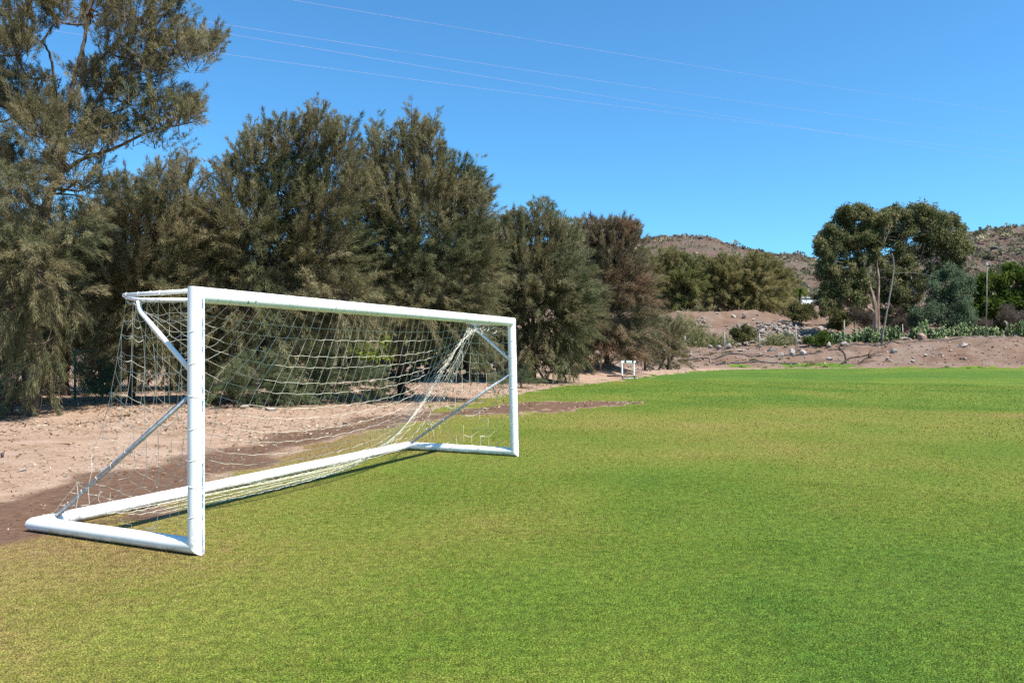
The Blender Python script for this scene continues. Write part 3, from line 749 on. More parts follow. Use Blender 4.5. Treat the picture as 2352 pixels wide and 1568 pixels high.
# shaded undergrowth bushes inside the grove
for k, (u, Y, lab, lob) in enumerate([
    (40, 21, 'shaded bush under the tallest tree at the left picture edge', [(20, 850, 70, 60), (60, 780, 60, 50)]),
    (150, 27, 'shaded bush behind the green fence', [(140, 820, 60, 50), (200, 790, 50, 50), (260, 800, 50, 40)]),
    (400, 27, 'shaded bush behind the left goalpost', [(380, 840, 60, 40), (430, 800, 60, 50), (480, 850, 50, 40)]),
    (640, 30, 'shaded bush in the dark behind the left half of the goal net', [(620, 805, 75, 50), (690, 800, 65, 50), (560, 830, 60, 40), (480, 820, 60, 45)]),
    (1040, 47, 'shaded bush above the stone wall at the right of the net', [(1000, 805, 50, 40), (1070, 795, 55, 45), (1130, 805, 50, 42)]),
    (800, 46, 'shaded bush above the stone wall behind the middle of the net', [(770, 790, 40, 30), (740, 800, 40, 30), (810, 760, 50, 20)]),
    (900, 60, 'shaded bush at the far side of the grove behind the yellow green plants', [(780, 795, 75, 42), (880, 778, 75, 34), (965, 775, 65, 34), (1050, 795, 75, 48)]),
    (1265, 46, 'shaded bush behind the trunk of the grey brown tree', [(1220, 800, 36, 40), (1280, 800, 40, 40), (1250, 830, 46, 24)]),
    (1340, 55, 'shaded bush behind the rust tinged tree', [(1330, 800, 34, 26), (1400, 800, 34, 26), (1440, 805, 26, 20)]),
]):
    f_ = Y / 25
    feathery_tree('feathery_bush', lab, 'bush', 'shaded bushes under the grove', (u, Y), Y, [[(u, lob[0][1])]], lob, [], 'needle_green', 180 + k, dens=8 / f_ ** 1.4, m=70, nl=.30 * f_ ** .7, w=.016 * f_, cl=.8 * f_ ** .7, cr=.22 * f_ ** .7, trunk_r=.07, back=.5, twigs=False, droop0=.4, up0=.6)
# low drooping bushes along the dirt edge
for k, (b, Y, lab, lob, mt) in enumerate([
    ((560, 19.4), 19.4, 'low drooping feathery bush seen through the left half of the goal net', [(520, 905, 48, 34), (590, 900, 55, 42), (655, 915, 50, 30), (600, 850, 55, 32)], 'needle_low'),
    ((735, 21), 21, 'low feathery bush right of the drooping bush behind the goal net', [(700, 880, 60, 32), (760, 890, 55, 34), (830, 880, 50, 30), (720, 838, 60, 30), (790, 850, 40, 25)], 'needle_low'),
    ((1197, 31), 31, 'small dense green bush on the dirt beside the right goalpost', [(1190, 880, 26, 24), (1212, 885, 18, 18), (1160, 888, 18, 14)], 'needle_low'),
    ((1535, 60), 60, 'tall narrow feathery bush standing alone right of the white hurdle', [(1532, 748, 30, 24), (1540, 772, 26, 26), (1530, 798, 22, 25), (1536, 822, 19, 24)], 'needle'),
    ((880, 25), 24.4, 'sparse feathery bush before the stone wall behind the net', [(905, 880, 30, 22), (930, 868, 22, 18)], 'needle_low'),
    ((1482, 57), 57, 'leaning green feathery bush at the foot of the rust tinged tree', [(1480, 730, 18, 35), (1486, 770, 16, 35)], 'needle_low'),
]):
    f_ = Y / 20
    feathery_tree('feathery_bush', lab, 'bush', 'feathery bushes by the dirt strip', b, Y, [[(b[0], lob[0][1]), (b[0] + 2, lob[0][1] - lob[0][3] * .6)]], lob, [], mt, 160 + k,
                  dens=22 / f_ ** 1.5, m=80, nl=.20 * f_ ** .8, w=.010 * f_ ** .9, cl=.42 * f_ ** .8, cr=.12 * f_ ** .8, trunk_r=.05 * f_, back=.6, droop0=.5 if k != 3 else .25, up0=.6)


# ------------------------------------------------------------------ leafy trees further off
def leafy_tree(name, label, cat, group, base, Y, stems, lobes, mat, seed, dens=5., m=46, size=.28, R=.55, trunk_r=.2, bark='bark', hang=.5, aspect=.42, zb=None, back=.6):
    rng = np.random.default_rng(seed)
    dens *= 1.75; size *= .84; m = int(m * 1.35); trunk_r *= .85
    x = (base[0] - CX) / F * base[1]
    B = np.array([x, base[1], hz(x, base[1]) if zb is None else zb])
    root = empty(name, B, label, cat, group)
    s = Y / F
    wood = MB(); paths = []
    for st in stems:
        c = curve([B + np.array([0, 0, -.2])] + [P(q[0], q[1], Y + (q[2] if len(q) > 2 else 0)) for q in st], 7)
        paths.append(c); wood.tube(c, np.linspace(trunk_r, trunk_r * .2, len(c)), 8)
    allp = np.concatenate(paths)
    PP, RR, CCs = [], [], []
    full = []
    for l in lobes:
        full.append(tuple(l[:4]) + (l[4] if len(l) > 4 else rng.uniform(-.8, .8), 1.0))
        for _ in range(3):
            a_ = rng.uniform(0, 6.28); f_ = rng.uniform(.75, 1.1); k_ = rng.uniform(.22, .4)
            full.append((l[0] + l[2] * f_ * math.cos(a_), l[1] + l[3] * f_ * math.sin(a_), l[2] * k_, l[3] * k_, rng.uniform(-1, 1), .8))
        if back: full.append((l[0], l[1] + 4, l[2] * .9, l[3] * .9, (l[4] if len(l) > 4 else 0) + (l[2] + l[3]) * s * .6, back))
    for u, v, ru, rv, dy, dn in full:
        c = P(u, v, Y + dy); rx, rz = ru * s, rv * s; ry = (rx + rz) / 2
        cnt = max(4, int(dens * dn * math.pi * rx * rz))
        q = unit(rng.normal(size=(cnt, 3))) * (rng.uniform(.1, 1, cnt) ** .45)[:, None]
        p0 = c + q * np.array([rx, ry, rz]) * .9
        p0 = p0[p0[:, 2] > B[2] + .1]
        PP.append(p0); RR.append(R * rng.uniform(.55, 1.3, len(p0)))
        CCs.append(np.clip(rng.uniform(.36, .6) + rng.normal(0, .14, len(p0)), 0, 1))
        cand = allp[allp[:, 2] < c[2]]
        if not len(cand): cand = allp[:2]
        src = cand[np.argmin(np.linalg.norm(cand - c, axis=1))]
        lim = curve([src, (src + c) / 2 + np.array([0, 0, -.08 * np.linalg.norm(c - src)]), c], 4)
        wood.tube(lim, np.linspace(trunk_r * .35, trunk_r * .1, len(lim)), 5, False)
        for k in rng.permutation(len(p0))[:int(len(p0) * .4)]:
            wood.tube(np.array([c * .6 + src * .4, (c + p0[k]) / 2, p0[k]]), [trunk_r * .12, trunk_r * .08, trunk_r * .04], 3, False)
    Pn = np.concatenate(PP); Vn, C = leaves(Pn, np.concatenate(RR), m, size, rng, np.concatenate(CCs), hang, aspect)
    wood.build('trunk', M[bark], root, True, base=B)
    mesh_np('crown', Vn - B, np.arange(len(Vn)).reshape(-1, 4), M[mat], root, attrs={'rnd': C})
    return root


GE = 'tall eucalyptus trees beyond the dirt bank'
leafy_tree('eucalyptus_tree', 'tall eucalyptus with pale forked trunk and rounded crown behind the leaning pole', 'tree', GE, (2016, 88), 88,
    [[(2012, 745), (2008, 700), (1998, 660), (1985, 610), (1968, 560), (1950, 510)], [(2016, 740), (2016, 690), (2018, 640), (2014, 600), (2028, 560)], [(2014, 735), (2008, 690), (1990, 650), (1958, 600), (1935, 560)], [(2011, 725), (1990, 705), (1972, 694)]],
    [(1905, 545, 22, 26), (1900, 580, 16, 16), (1930, 510, 26, 26), (1960, 495, 30, 24), (1985, 510, 22, 26), (1938, 550, 26, 22), (1975, 545, 28, 22), (1925, 600, 26, 22), (1950, 620, 34, 30), (1915, 650, 26, 24), (1965, 660, 26, 22), (1995, 575, 18, 18), (2015, 505, 22, 24), (2035, 500, 18, 18), (2010, 545, 20, 22), (1940, 690, 26, 16), (1900, 690, 20, 14), (1950, 525, 34, 26), (1920, 570, 28, 24), (1890, 560, 12, 14), (1975, 600, 22, 18), (1930, 640, 30, 24), (1900, 625, 18, 20), (1985, 640, 20, 20), (1925, 670, 26, 20), (1955, 640, 26, 22), (1990, 540, 20, 20), (1958, 484, 22, 14), (1938, 494, 16, 12), (1892, 548, 14, 14), (1962, 568, 20, 16), (1985, 485, 12, 8), (1884, 575, 8, 10), (2000, 528, 26, 18), (1995, 556, 22, 16), (1905, 525, 10, 8), (1890, 605, 12, 10), (1975, 690, 18, 14)],
    'euc', 201, dens=.92, m=62, size=.38, R=.52, trunk_r=.34, bark='bark_pale', hang=.7, aspect=.34)
leafy_tree('eucalyptus_tree', 'broad eucalyptus crown right of the pale forked trunk, highest top of the pair', 'tree', GE, (2096, 96), 95,
    [[(2098, 690), (2092, 640), (2086, 600), (2080, 530)], [(2098, 680), (2110, 610), (2130, 540)], [(2100, 670), (2140, 610), (2170, 560)]],
    [(2042, 505, 28, 22), (2068, 500, 28, 24), (2100, 495, 26, 20), (2128, 490, 26, 24), (2155, 505, 26, 24), (2178, 528, 20, 26), (2050, 545, 30, 24), (2085, 545, 32, 26), (2125, 540, 34, 28), (2165, 565, 26, 26), (2060, 585, 30, 18), (2110, 590, 36, 24), (2150, 605, 34, 24), (2190, 560, 18, 28), (2205, 545, 14, 16), (2200, 600, 24, 18), (2100, 640, 26, 18), (2060, 650, 30, 26), (2075, 700, 34, 28), (2030, 530, 24, 24), (2120, 515, 34, 24), (2150, 540, 34, 26), (2080, 520, 30, 22), (2040, 690, 26, 24), (2190, 620, 26, 18), (2030, 620, 24, 24), (2085, 620, 34, 24), (2130, 640, 30, 22), (2040, 655, 26, 22), (2090, 670, 34, 24), (2050, 730, 26, 18), (2132, 478, 20, 12), (2050, 488, 18, 10), (2100, 482, 14, 10), (2165, 500, 16, 14), (2018, 520, 20, 18), (2010, 560, 16, 14), (2200, 530, 10, 10), (2215, 575, 14, 12), (2190, 505, 10, 10)],
    'euc', 202, dens=.80, m=64, size=.40, R=.58, trunk_r=.30, bark='bark_pale', hang=.7, aspect=.34)
leafy_tree('willow_tree', 'blue green weeping tree standing right of the eucalyptus pair', 'tree', None, (2175, 90), 89,
    [[(2175, 720), (2170, 660), (2180, 630)], [(2175, 720), (2205, 670)]],
    [(2150, 640, 26, 18), (2185, 630, 26, 16), (2210, 655, 22, 26), (2160, 680, 32, 28), (2205, 700, 26, 32), (2140, 715, 30, 24), (2180, 735, 38, 20), (2110, 730, 24, 18), (2220, 735, 16, 18)],
    'euc_blue', 203, dens=1.9, m=60, size=.36, R=.6, trunk_r=.2, hang=1.0, aspect=.3)
leafy_tree('green_tree', 'dark bright green spreading tree at the right edge behind the straight pole', 'tree', None, (2300, 98), 98,
    [[(2300, 700), (2290, 650)], [(2300, 700), (2340, 640)]],
    [(2250, 660, 30, 22), (2290, 645, 30, 18), (2335, 630, 30, 22), (2390, 620, 40, 30), (2260, 700, 34, 28), (2310, 690, 40, 26), (2360, 680, 40, 36), (2245, 735, 24, 20), (2300, 735, 40, 22), (2420, 690, 40, 50), (2350, 735, 40, 20)],
    'green_leaf', 204, dens=1.7, m=56, size=.40, R=.7, trunk_r=.25, hang=.3, aspect=.5)
leafy_tree('dark_tree', 'small dark tree left of the eucalyptus trunk by the road', 'tree', None, (1905, 112), 112,
    [[(1905, 700), (1900, 680)]], [(1885, 685, 16, 14), (1905, 672, 18, 16), (1930, 690, 22, 18), (1915, 705, 20, 10)], 'dark_leaf', 205, dens=1.6, m=50, size=.4, R=.6, trunk_r=.14)
leafy_tree('olive_shrub', 'yellowish upright shrub under the eucalyptus crown left of its trunk', 'shrub', None, (1962, 97), 97,
    [[(1962, 710), (1960, 680)]], [(1955, 668, 18, 20), (1970, 690, 16, 20), (1960, 715, 14, 16)], 'olive_leaf', 206, dens=1.7, m=46, size=.34, R=.5, trunk_r=.08)
leafy_tree('olive_shrub', 'olive shrub on the slope left of the eucalyptus foot', 'shrub', None, (1918, 94), 94,
    [[(1918, 735), (1918, 715)]], [(1910, 715, 20, 16), (1930, 730, 18, 18), (1915, 742, 22, 12)], 'olive_leaf', 207, dens=2.0, m=46, size=.32, R=.45, trunk_r=.07)
leafy_tree('round_shrub', 'round olive shrub on the dirt slope below the white cars', 'shrub', None, (1841, 104), 104,
    [[(1841, 728), (1841, 715)]], [(1825, 715, 18, 14), (1845, 708, 20, 14), (1860, 718, 16, 14), (1840, 728, 26, 12), (1822, 724, 14, 10)], 'olive_leaf', 208, dens=3.0, m=50, size=.28, R=.38, trunk_r=.06, hang=.0)
leafy_tree('low_bush', 'low rounded bush with bright yellow green edge left of the cactus row', 'bush', None, (1878, 80), 80,
    [[(1878, 785), (1880, 778)]], [(1862, 786, 14, 8), (1880, 778, 18, 9), (1897, 775, 14, 9), (1885, 788, 18, 6)], 'green_leaf', 209, dens=3.5, m=46, size=.24, R=.3, trunk_r=.05, hang=0)
leafy_tree('low_bush', 'green bush behind the fence between two rock piles', 'bush', None, (1706, 84), 84,
    [[(1706, 770), (1706, 760)]], [(1695, 765, 14, 10), (1712, 758, 14, 12), (1720, 770, 12, 8), (1700, 775, 14, 6)], 'olive_leaf', 210, dens=3.0, m=46, size=.26, R=.34, trunk_r=.05, hang=0)
leafy_tree('dry_bush', 'grey leafless bush under the eucalyptus crown beside the pale trunk', 'bush', None, (1990, 93), 93, [[(1990, 735), (1990, 715)]],
    [(1975, 722, 20, 12), (1995, 728, 16, 14), (1985, 745, 20, 8)], 'dry_twigs', 211, dens=2.2, m=60, size=.55, R=.5, trunk_r=.06, aspect=.08, hang=-.5)
leafy_tree('dry_bush', 'grey leafless bush right of the leaning pole behind the cacti', 'bush', None, (2075, 94), 94, [[(2075, 740), (2075, 725)]],
    [(2065, 730, 14, 14), (2085, 738, 16, 14), (2070, 752, 18, 8)], 'dry_twigs', 212, dens=2.2, m=60, size=.55, R=.5, trunk_r=.06, aspect=.08, hang=-.5)
leafy_tree('dry_bush', 'brown rounded dry bush behind the cacti by the straight pole', 'bush', None, (2258, 92), 92, [[(2258, 755), (2258, 745)]],
    [(2250, 748, 16, 10), (2268, 750, 14, 10)], 'dry_twigs', 213, dens=3.0, m=60, size=.4, R=.4, trunk_r=.05, aspect=.1, hang=-.3)
leafy_tree('dry_bush', 'brown upright dry bush at the right edge behind the cacti', 'bush', None, (2318, 92), 92, [[(2318, 740), (2318, 720)]],
    [(2310, 725, 14, 18), (2325, 740, 14, 16), (2345, 730, 16, 18)], 'dry_twigs', 214, dens=2.4, m=60, size=.45, R=.45, trunk_r=.05, aspect=.1, hang=-.5)
# sunlit plants glimpsed through the grove
for k, (u, Y, lab, lob, mt) in enumerate([
    (880, 52, 'sunlit yellow green plant glimpsed under the trees left of a dark trunk', [(860, 815, 26, 20), (890, 800, 20, 24)], 'yellow_leaf'),
    (905, 53, 'sunlit orange leaved plant glimpsed under the trees', [(905, 812, 14, 14), (890, 825, 14, 8)], 'orange_leaf'),
    (965, 54, 'sunlit yellow green plant glimpsed under the trees right of a dark trunk', [(965, 800, 20, 26), (980, 790, 12, 20)], 'yellow_leaf'),
    (830, 55, 'sunlit green plant glimpsed under the trees', [(835, 810, 22, 22)], 'yellow_leaf'),
]):
    leafy_tree('leafy_plant', lab, 'plant', 'sunlit plants beyond the grove', (u, Y), Y, [[(u, 820), (u, 805)]], lob, mt, 230 + k, dens=3.5, m=40, size=.5, R=.35, trunk_r=.05, aspect=.22)

# feathery trees on top of the dirt slope
rowlab = ['first yellow green feathery tree on the slope top, beside the rust tinged tree', 'tall green feathery tree on the slope top behind the white cabinet', 'bright green feathery tree on the slope top above the reeds',
          'brownish feathery tree in the middle of the slope top row', 'yellow olive feathery tree above the scree of pale stones', 'feathery tree with two tops above the bare slope', 'dark green feathery tree near the right end of the slope top row', 'thin olive feathery tree ending the slope top row', 'greyish feathery tree closest to the palm and the cars']
rows = [(1490, 114, 585, 700, 'needle_yellow'), (1535, 115, 578, 705, 'needle_yellow'), (1575, 114, 590, 700, 'needle_bright'), (1625, 116, 600, 695, 'needle_yellow'), (1665, 115, 592, 697, 'needle_yellow'),
        (1700, 116, 600, 695, 'needle_yellow'), (1738, 115, 590, 697, 'needle_yellow'), (1768, 117, 595, 692, 'needle_yellow'), (1795, 128, 630, 690, 'needle_yellow')]
for k, (u, Y, vt, vb, mt) in enumerate(rows):
    h = vb - vt
    lob = [(u - 8, vt + h * .22, 15, h * .18), (u + 8, vt + h * .35, 18, h * .2), (u - 14, vt + h * .52, 20, h * .22), (u + 15, vt + h * .62, 20, h * .22), (u, vt + h * .8, 26, h * .2), (u + 3, vt + h * .5, 22, h * .25), (u - 10, vt + h * .95, 22, h * .16), (u + 12, vt + h * .98, 22, h * .16)]
    feathery_tree('feathery_tree', rowlab[k], 'tree', 'feathery trees along the top of the dirt slope', (u, Y), Y, [[(u, vb - h * .3), (u + 2, vt + h * .1)]], lob,
                  [(u - 10, vt + 4, 22), (u + 4, vt - 2, 26), (u + 14, vt + 16, 20)], mt, 260 + k, sprigs=6, AIR=.4, SPL=.4, dens=1.05, m=70, nl=.85, w=.055, cl=1.9, cr=.55, trunk_r=.2, twigs=False, back=.5)


# ------------------------------------------------------------------ hillside scrub, far wood (uncountable)
def scatter_bushes(name, label, cat, pts, sizes, mat, m, leaf, seed, hang=0.0, flat=.6):
    rng = np.random.default_rng(seed)
    c = np.clip(rng.normal(.5, .22, len(pts)), 0, 1)
    off = unit(rng.normal(size=(len(pts), m, 3))) * (sizes[:, None] * rng.random((len(pts), m)) ** .4)[..., None]
    off[..., 2] = np.abs(off[..., 2]) * flat
    b = pts[:, None] + off
    dr = unit(off + rng.normal(size=off.shape) * .5 * sizes[:, None, None]); ln = sizes[:, None] * leaf * rng.uniform(.6, 1.3, (len(pts), m))
    sd = unit(np.cross(dr, rng.normal(size=dr.shape))) * (ln * .35)[..., None]
    V = np.stack([b - dr * (ln * .5)[..., None], b + sd, b + dr * (ln * .5)[..., None], b - sd], 2).reshape(-1, 3)
    C = np.repeat(np.clip(c[:, None] + rng.normal(0, .12, (len(pts), m)), 0, 1).ravel(), 4)
    o = mesh_np(name, V, np.arange(len(V)).reshape(-1, 4), mat, attrs={'rnd': C})
    return tag(o, label, cat, kind='stuff')


rng = np.random.default_rng(5)
N = 12000
t = rng.uniform(-.2, 1.0, N); Y = rng.uniform(150, 330, N)
k = fbm(t * Y * .03, Y * .03, 19, 3) > rng.uniform(.28, .68, N); t, Y = t[k], Y[k]
pts = np.stack([t * Y, Y, hill_z(t, Y) - .1], -1)
scatter_bushes('hillside_scrub', 'grey green scrub dotting the rocky hillsides', 'scrub', pts, np.clip(rng.lognormal(-.2, .6, len(pts)), .3, 3.0), M['scrub'], 34, .42, 6)
# brown leafless thicket around the road
N = 420
u = rng.uniform(1775, 1905, N); Y = rng.uniform(134, 175, N); t = (u - CX) / F
pts = np.stack([t * Y, Y, np.maximum(height(t * Y, Y), hill_z(t, Y)) - .1], -1)
scatter_bushes('roadside_thicket', 'brown grey thicket on the hillside above the parked cars', 'thicket', pts, rng.uniform(.9, 2.4, N), M['scrub'], 60, .3, 7, flat=1.3)
# low weeds on the bank
N = 900
x = rng.uniform(13, 60, N); y = rng.uniform(66.5, 92, N)
k = fbm(x * .2, y * .2, 33, 3) > .5; x, y = x[k], y[k]
pts = np.stack([x, y, height(x, y) - .02], -1)
scatter_bushes('bank_weeds', 'low dry weeds in tufts on the dirt bank', 'weeds', pts, rng.uniform(.06, .36, len(x)), M['olive_leaf'], 30, .5, 8, flat=.5)


# reeds on the left foot of the slope
def reeds(label, spots, seed, name='reed_clump'):
    rng = np.random.default_rng(seed)
    Vs = []; Cs = []
    for (u, Y, h, r, nb) in spots:
        B = G(u, Y)
        for _ in range(nb):
            a = rng.uniform(0, 6.28); rr = r * math.sqrt(rng.random())
            x = B[0] + math.cos(a) * rr; y = B[1] + math.sin(a) * rr; z = Z(x, y) - .05
            hh = h * rng.uniform(.5, 1.1); lean = rng.normal(0, .16, 2) * hh
            stem = curve([(x, y, z), (x + lean[0] * .4, y + lean[1] * .4, z + hh * .6), (x + lean[0], y + lean[1], z + hh)], 3)
            for q in range(9):
                p = stem[min(len(stem) - 1, int(q / 9 * len(stem)))]
                d = unit(np.array([rng.normal(), rng.normal(), rng.uniform(.2, 1.4)])); L = rng.uniform(.5, 1.0)
                sd = unit(np.cross(d, rng.normal(size=3))) * rng.uniform(.03, .06)
                Vs += [p - sd, p + sd, p + d * L]; Cs += [np.clip(rng.normal(.55, .22), 0, 1)] * 3
    B = np.mean([G(s_[0], s_[1]) for s_ in spots], axis=0)
    o = mesh_np(name, np.array(Vs) - B, np.arange(len(Vs)).reshape(-1, 3), M['reed'], attrs={'rnd': np.array(Cs)}, loc=B)
    return tag(o, label, 'reeds', 'reed clumps at the foot of the slope')


reeds('tall pale reed clump left of the lone narrow bush', [(1495, 94, 4.2, 1.6, 90), (1512, 95, 4.6, 1.4, 80)], 1)
reeds('tall pale reed clump behind the top of the lone narrow bush', [(1560, 95, 4.4, 1.6, 110), (1585, 94, 3.6, 1.2, 80)], 2)
reeds('low reed clump right of the lone narrow bush behind the fence', [(1602, 92, 3.0, 1.2, 70), (1622, 90, 1.6, 1.6, 40)], 3)
reeds('short reed clump behind the second fence post', [(1660, 88, 1.5, 2.0, 60)], 4)
reeds('short pale reed clump below the pale scree', [(1770, 87, 1.3, 1.8, 50), (1800, 87, 1.2, 1.5, 40)], 5)


# ------------------------------------------------------------------ rocks
def ico(sub=2):
    import bmesh
    bm = bmesh.new(); bmesh.ops.create_icosphere(bm, subdivisions=sub, radius=1)
    V = np.array([v.co[:] for v in bm.verts]); T = np.array([[v.index for v in f.verts] for f in bm.faces]); bm.free()
    return V, T


ICO1, ICO2, ICO3 = ico(1), ico(2), ico(3)


def rock_shape(rng, dims, src=ICO2, rough=.16):
    V, T = src; V = V.copy()
    for _ in range(11):
        n_ = unit(rng.normal(size=3)); d = rng.uniform(.32, .85)
        k = V @ n_ - d; V -= np.where(k > 0, k, 0)[:, None] * n_
    V *= (1 + rng.normal(0, rough * .3, len(V)))[:, None]
    V *= np.asarray(dims) / 2
    a = rng.uniform(0, 6.28); c, s_ = math.cos(a), math.sin(a)
    return V @ np.array([[c, -s_, 0], [s_, c, 0], [0, 0, 1]]).T, T


def rock(u, Y, wpx, hpx, mat, label, seed, name='rock', group=None, sink=.25):
    rng = np.random.default_rng(seed)
    B = G(u, Y); s = Y / F
    V, T = rock_shape(rng, (wpx * s, wpx * s * rng.uniform(.6, .9), hpx * s * 1.3), ICO2)
    V[:, 2] += hpx * s * (.5 - sink * .5)
    o = mesh_np(name, V, T, M[mat], None, False, loc=B)
    return tag(o, label, 'rock', group)


RK = [(1500, 58.5, 22, 10, 'rock_pale', 'pale angular rock nearest the white hurdle'), (1521, 59.5, 20, 8, 'rock_pale', 'pale flat rock between the hurdle and the lone narrow bush'), (1485, 56, 10, 9, 'rock_dark', 'small dark rock just right of the hurdle'),
      (1796, 72.5, 24, 12, 'rock_pale', 'pinkish white boulder leftmost of the boulder trio by the fence'), (1820, 73.5, 26, 18, 'rock_grey', 'largest grey white boulder of the boulder trio by the fence'), (1842, 74, 26, 16, 'rock_pale', 'pale boulder rightmost of the boulder trio by the fence'),
      (1770, 77, 26, 9, 'rock_grey', 'long flat grey rock behind the boulder trio'),
      (1648, 78, 24, 12, 'rock_grey', 'grey boulder in the small pile behind the second fence post'), (1672, 78.5, 24, 14, 'rock_pale', 'pale boulder in the small pile behind the second fence post'), (1630, 77.5, 18, 9, 'rock_pale', 'low pale rock left in the small pile behind the second fence post'), (1700, 75, 18, 7, 'rock_pale', 'flat pale rock alone on the dirt between two fence posts'),
      (1746, 101, 22, 17, 'rock_dark', 'dark angular boulder high on the bare slope'), (1728, 101, 16, 10, 'rock_grey', 'grey boulder left of the dark one high on the slope'),
      (1904, 79, 16, 14, 'rock_grey', 'grey boulder at the left end of the cactus row'), (1938, 79.5, 20, 12, 'rock_grey', 'grey boulder left of the leaning pole before the cacti'), (2014, 77.5, 16, 9, 'rock_dark', 'dark stone at the foot of the leaning pole'),
      (2052, 73.5, 20, 13, 'rock_grey', 'grey stone on the bank right of the leaning pole'), (2212, 74.5, 28, 15, 'rock_pale', 'largest pale stone on the bank below the straight pole'), (2038, 71, 12, 8, 'rock_pale', 'round white stone low on the bank'), (2098, 70, 18, 8, 'rock_pale', 'flat white stone near the grass edge in mid bank'),
      (2120, 80.5, 24, 20, 'rock_red', 'rusty boulder among the cacti'), (2080, 80.5, 30, 9, 'rock_pale', 'low sandy boulder before the cacti left of the rusty one'), (1998, 73, 10, 6, 'rock_pale', 'small white stone left of the leaning pole foot'), (2285, 72, 10, 6, 'rock_pale', 'small pinkish stone on the bank right of the straight pole'), (2125, 72.5, 14, 6, 'rock_pale', 'small flat pinkish stone in the middle of the bank'), (2160, 72, 12, 6, 'rock_red', 'small reddish stone on the bank under the straight pole'),
      (1826, 90, 12, 10, 'rock_pale', 'white stone on the slope left of the round olive shrub'), (1940, 70.2, 14, 6, 'rock_grey', 'low grey stone by the bent dead branch'), (1905, 71.5, 18, 7, 'rock_grey', 'grey stone on the bank before the low bush'),
      (560, 18.6, 26, 14, 'rock_pale', 'rounded pale stone at the dirt edge before the drooping bush'), (620, 18.4, 34, 10, 'rock_pale', 'wide low pale stone right of the rounded one at the dirt edge'), (525, 18.8, 24, 10, 'rock_red', 'small reddish stone left of the rounded pale one'),
      (793, 15.7, 20, 5, 'dark', 'small flat black object lying on the dirt behind the net'), (5, 10.6, 14, 16, 'rock_dark', 'dark stone on the dirt at the left picture edge')]
for k, r in enumerate(RK): rock(*r, 300 + k, name='dark_clod' if r[4] == 'dark' else 'rock')


def rubble(name, label, cat, pts, sizes, mats_, seed):
    rng = np.random.default_rng(seed); Vs = []; Ts = []; n_ = 0; mi = []
    for p, s in zip(pts, sizes):
        V, T = rock_shape(rng, (s, s * rng.uniform(.6, 1), s * rng.uniform(.4, .8)), ICO1)
        Vs.append(V + p + np.array([0, 0, s * .15])); Ts.append(T + n_); n_ += len(V); mi += [rng.integers(0, len(mats_))] * len(T)
    o = mesh_np(name, np.concatenate(Vs), np.concatenate(Ts), None, mats=[M[q] for q in mats_], midx=mi)
    return tag(o, label, cat, kind='stuff')


def spots(fn, n_, rng):
    out = []
    while len(out) < n_:
        q = fn(rng)
        if q is not None: out.append(q)
    return np.array(out)


rng = np.random.default_rng(44)
def on(u, Y):
    x = (u - CX) / F * Y; return (x, Y, Z(x, Y))
pts = spots(lambda r: on(r.normal(1745, 45), r.uniform(96, 104)), 560, rng)
pts = np.concatenate([pts, spots(lambda r: on(r.normal(1835, 36), r.uniform(95, 104)), 380, rng), spots(lambda r: on(1605 + 45 * (q := r.random()) + r.normal(0, 8), 106 - 10 * q), 60, rng), spots(lambda r: on(1700 + r.normal(0, 60), r.uniform(95, 108)), 60, rng)])
rubble('scree', 'pale scree of broken stones at the foot of the dirt slope', 'scree', pts, np.clip(rng.lognormal(-.95, .5, len(pts)), .14, 1.2), ['rock_pale', 'rock_grey', 'rock_grey'], 45)
pts = np.concatenate([spots(lambda r: on(r.uniform(1480, 2420), 68.6 + 13 * r.random() ** 1.1), 2600, rng), spots(lambda r: on(r.uniform(1400, 1600), r.uniform(53, 68)), 150, rng), spots(lambda r: (lambda q: q if grass_amount(np.array([q[0]]), np.array([q[1]]))[0][0] < .2 else None)(on(r.uniform(-100, 1100), r.uniform(9, 34))), 260, rng)])
sz = np.clip(rng.lognormal(-2.1, .6, len(pts)), .05, .55); sz[-260:] *= .25
rubble('loose_stones', 'small loose stones strewn over the bare dirt', 'stones', pts, sz, ['rock_pale', 'rock_red', 'rock_red', 'rock_grey'], 46)
# dark crags along the left hill top and on the right hillside
u = np.concatenate([rng.uniform(1440, 1645, 260), rng.uniform(1640, 1900, 60)]); Yh = rng.uniform(294, 301, len(u)); t = (u - CX) / F
pts = np.stack([t * Yh, Yh, hill_z(t, Yh) - .3], -1)
u2 = np.concatenate([rng.normal(2310, 60, 130)]); Y2 = rng.uniform(185, 215, len(u2)); t2 = (u2 - CX) / F
pts = np.concatenate([pts, np.stack([t2 * Y2, Y2, hill_z(t2, Y2) - .4], -1)])
rubble('crags', 'dark rocky crags along the hill rims', 'crags', pts, np.concatenate([np.clip(rng.lognormal(.35, .45, len(u)), .7, 3.4), np.clip(rng.lognormal(.3, .5, len(u2)), .6, 3.5)]), ['rock_dark', 'rock_dark', 'rock_dark'], 47)


# ------------------------------------------------------------------ prickly pears
def pad_mesh():
    V, T = ICO1; return V * np.array([.5, .09, .62]) + np.array([0, 0, .55]), T


PADV, PADT = pad_mesh()


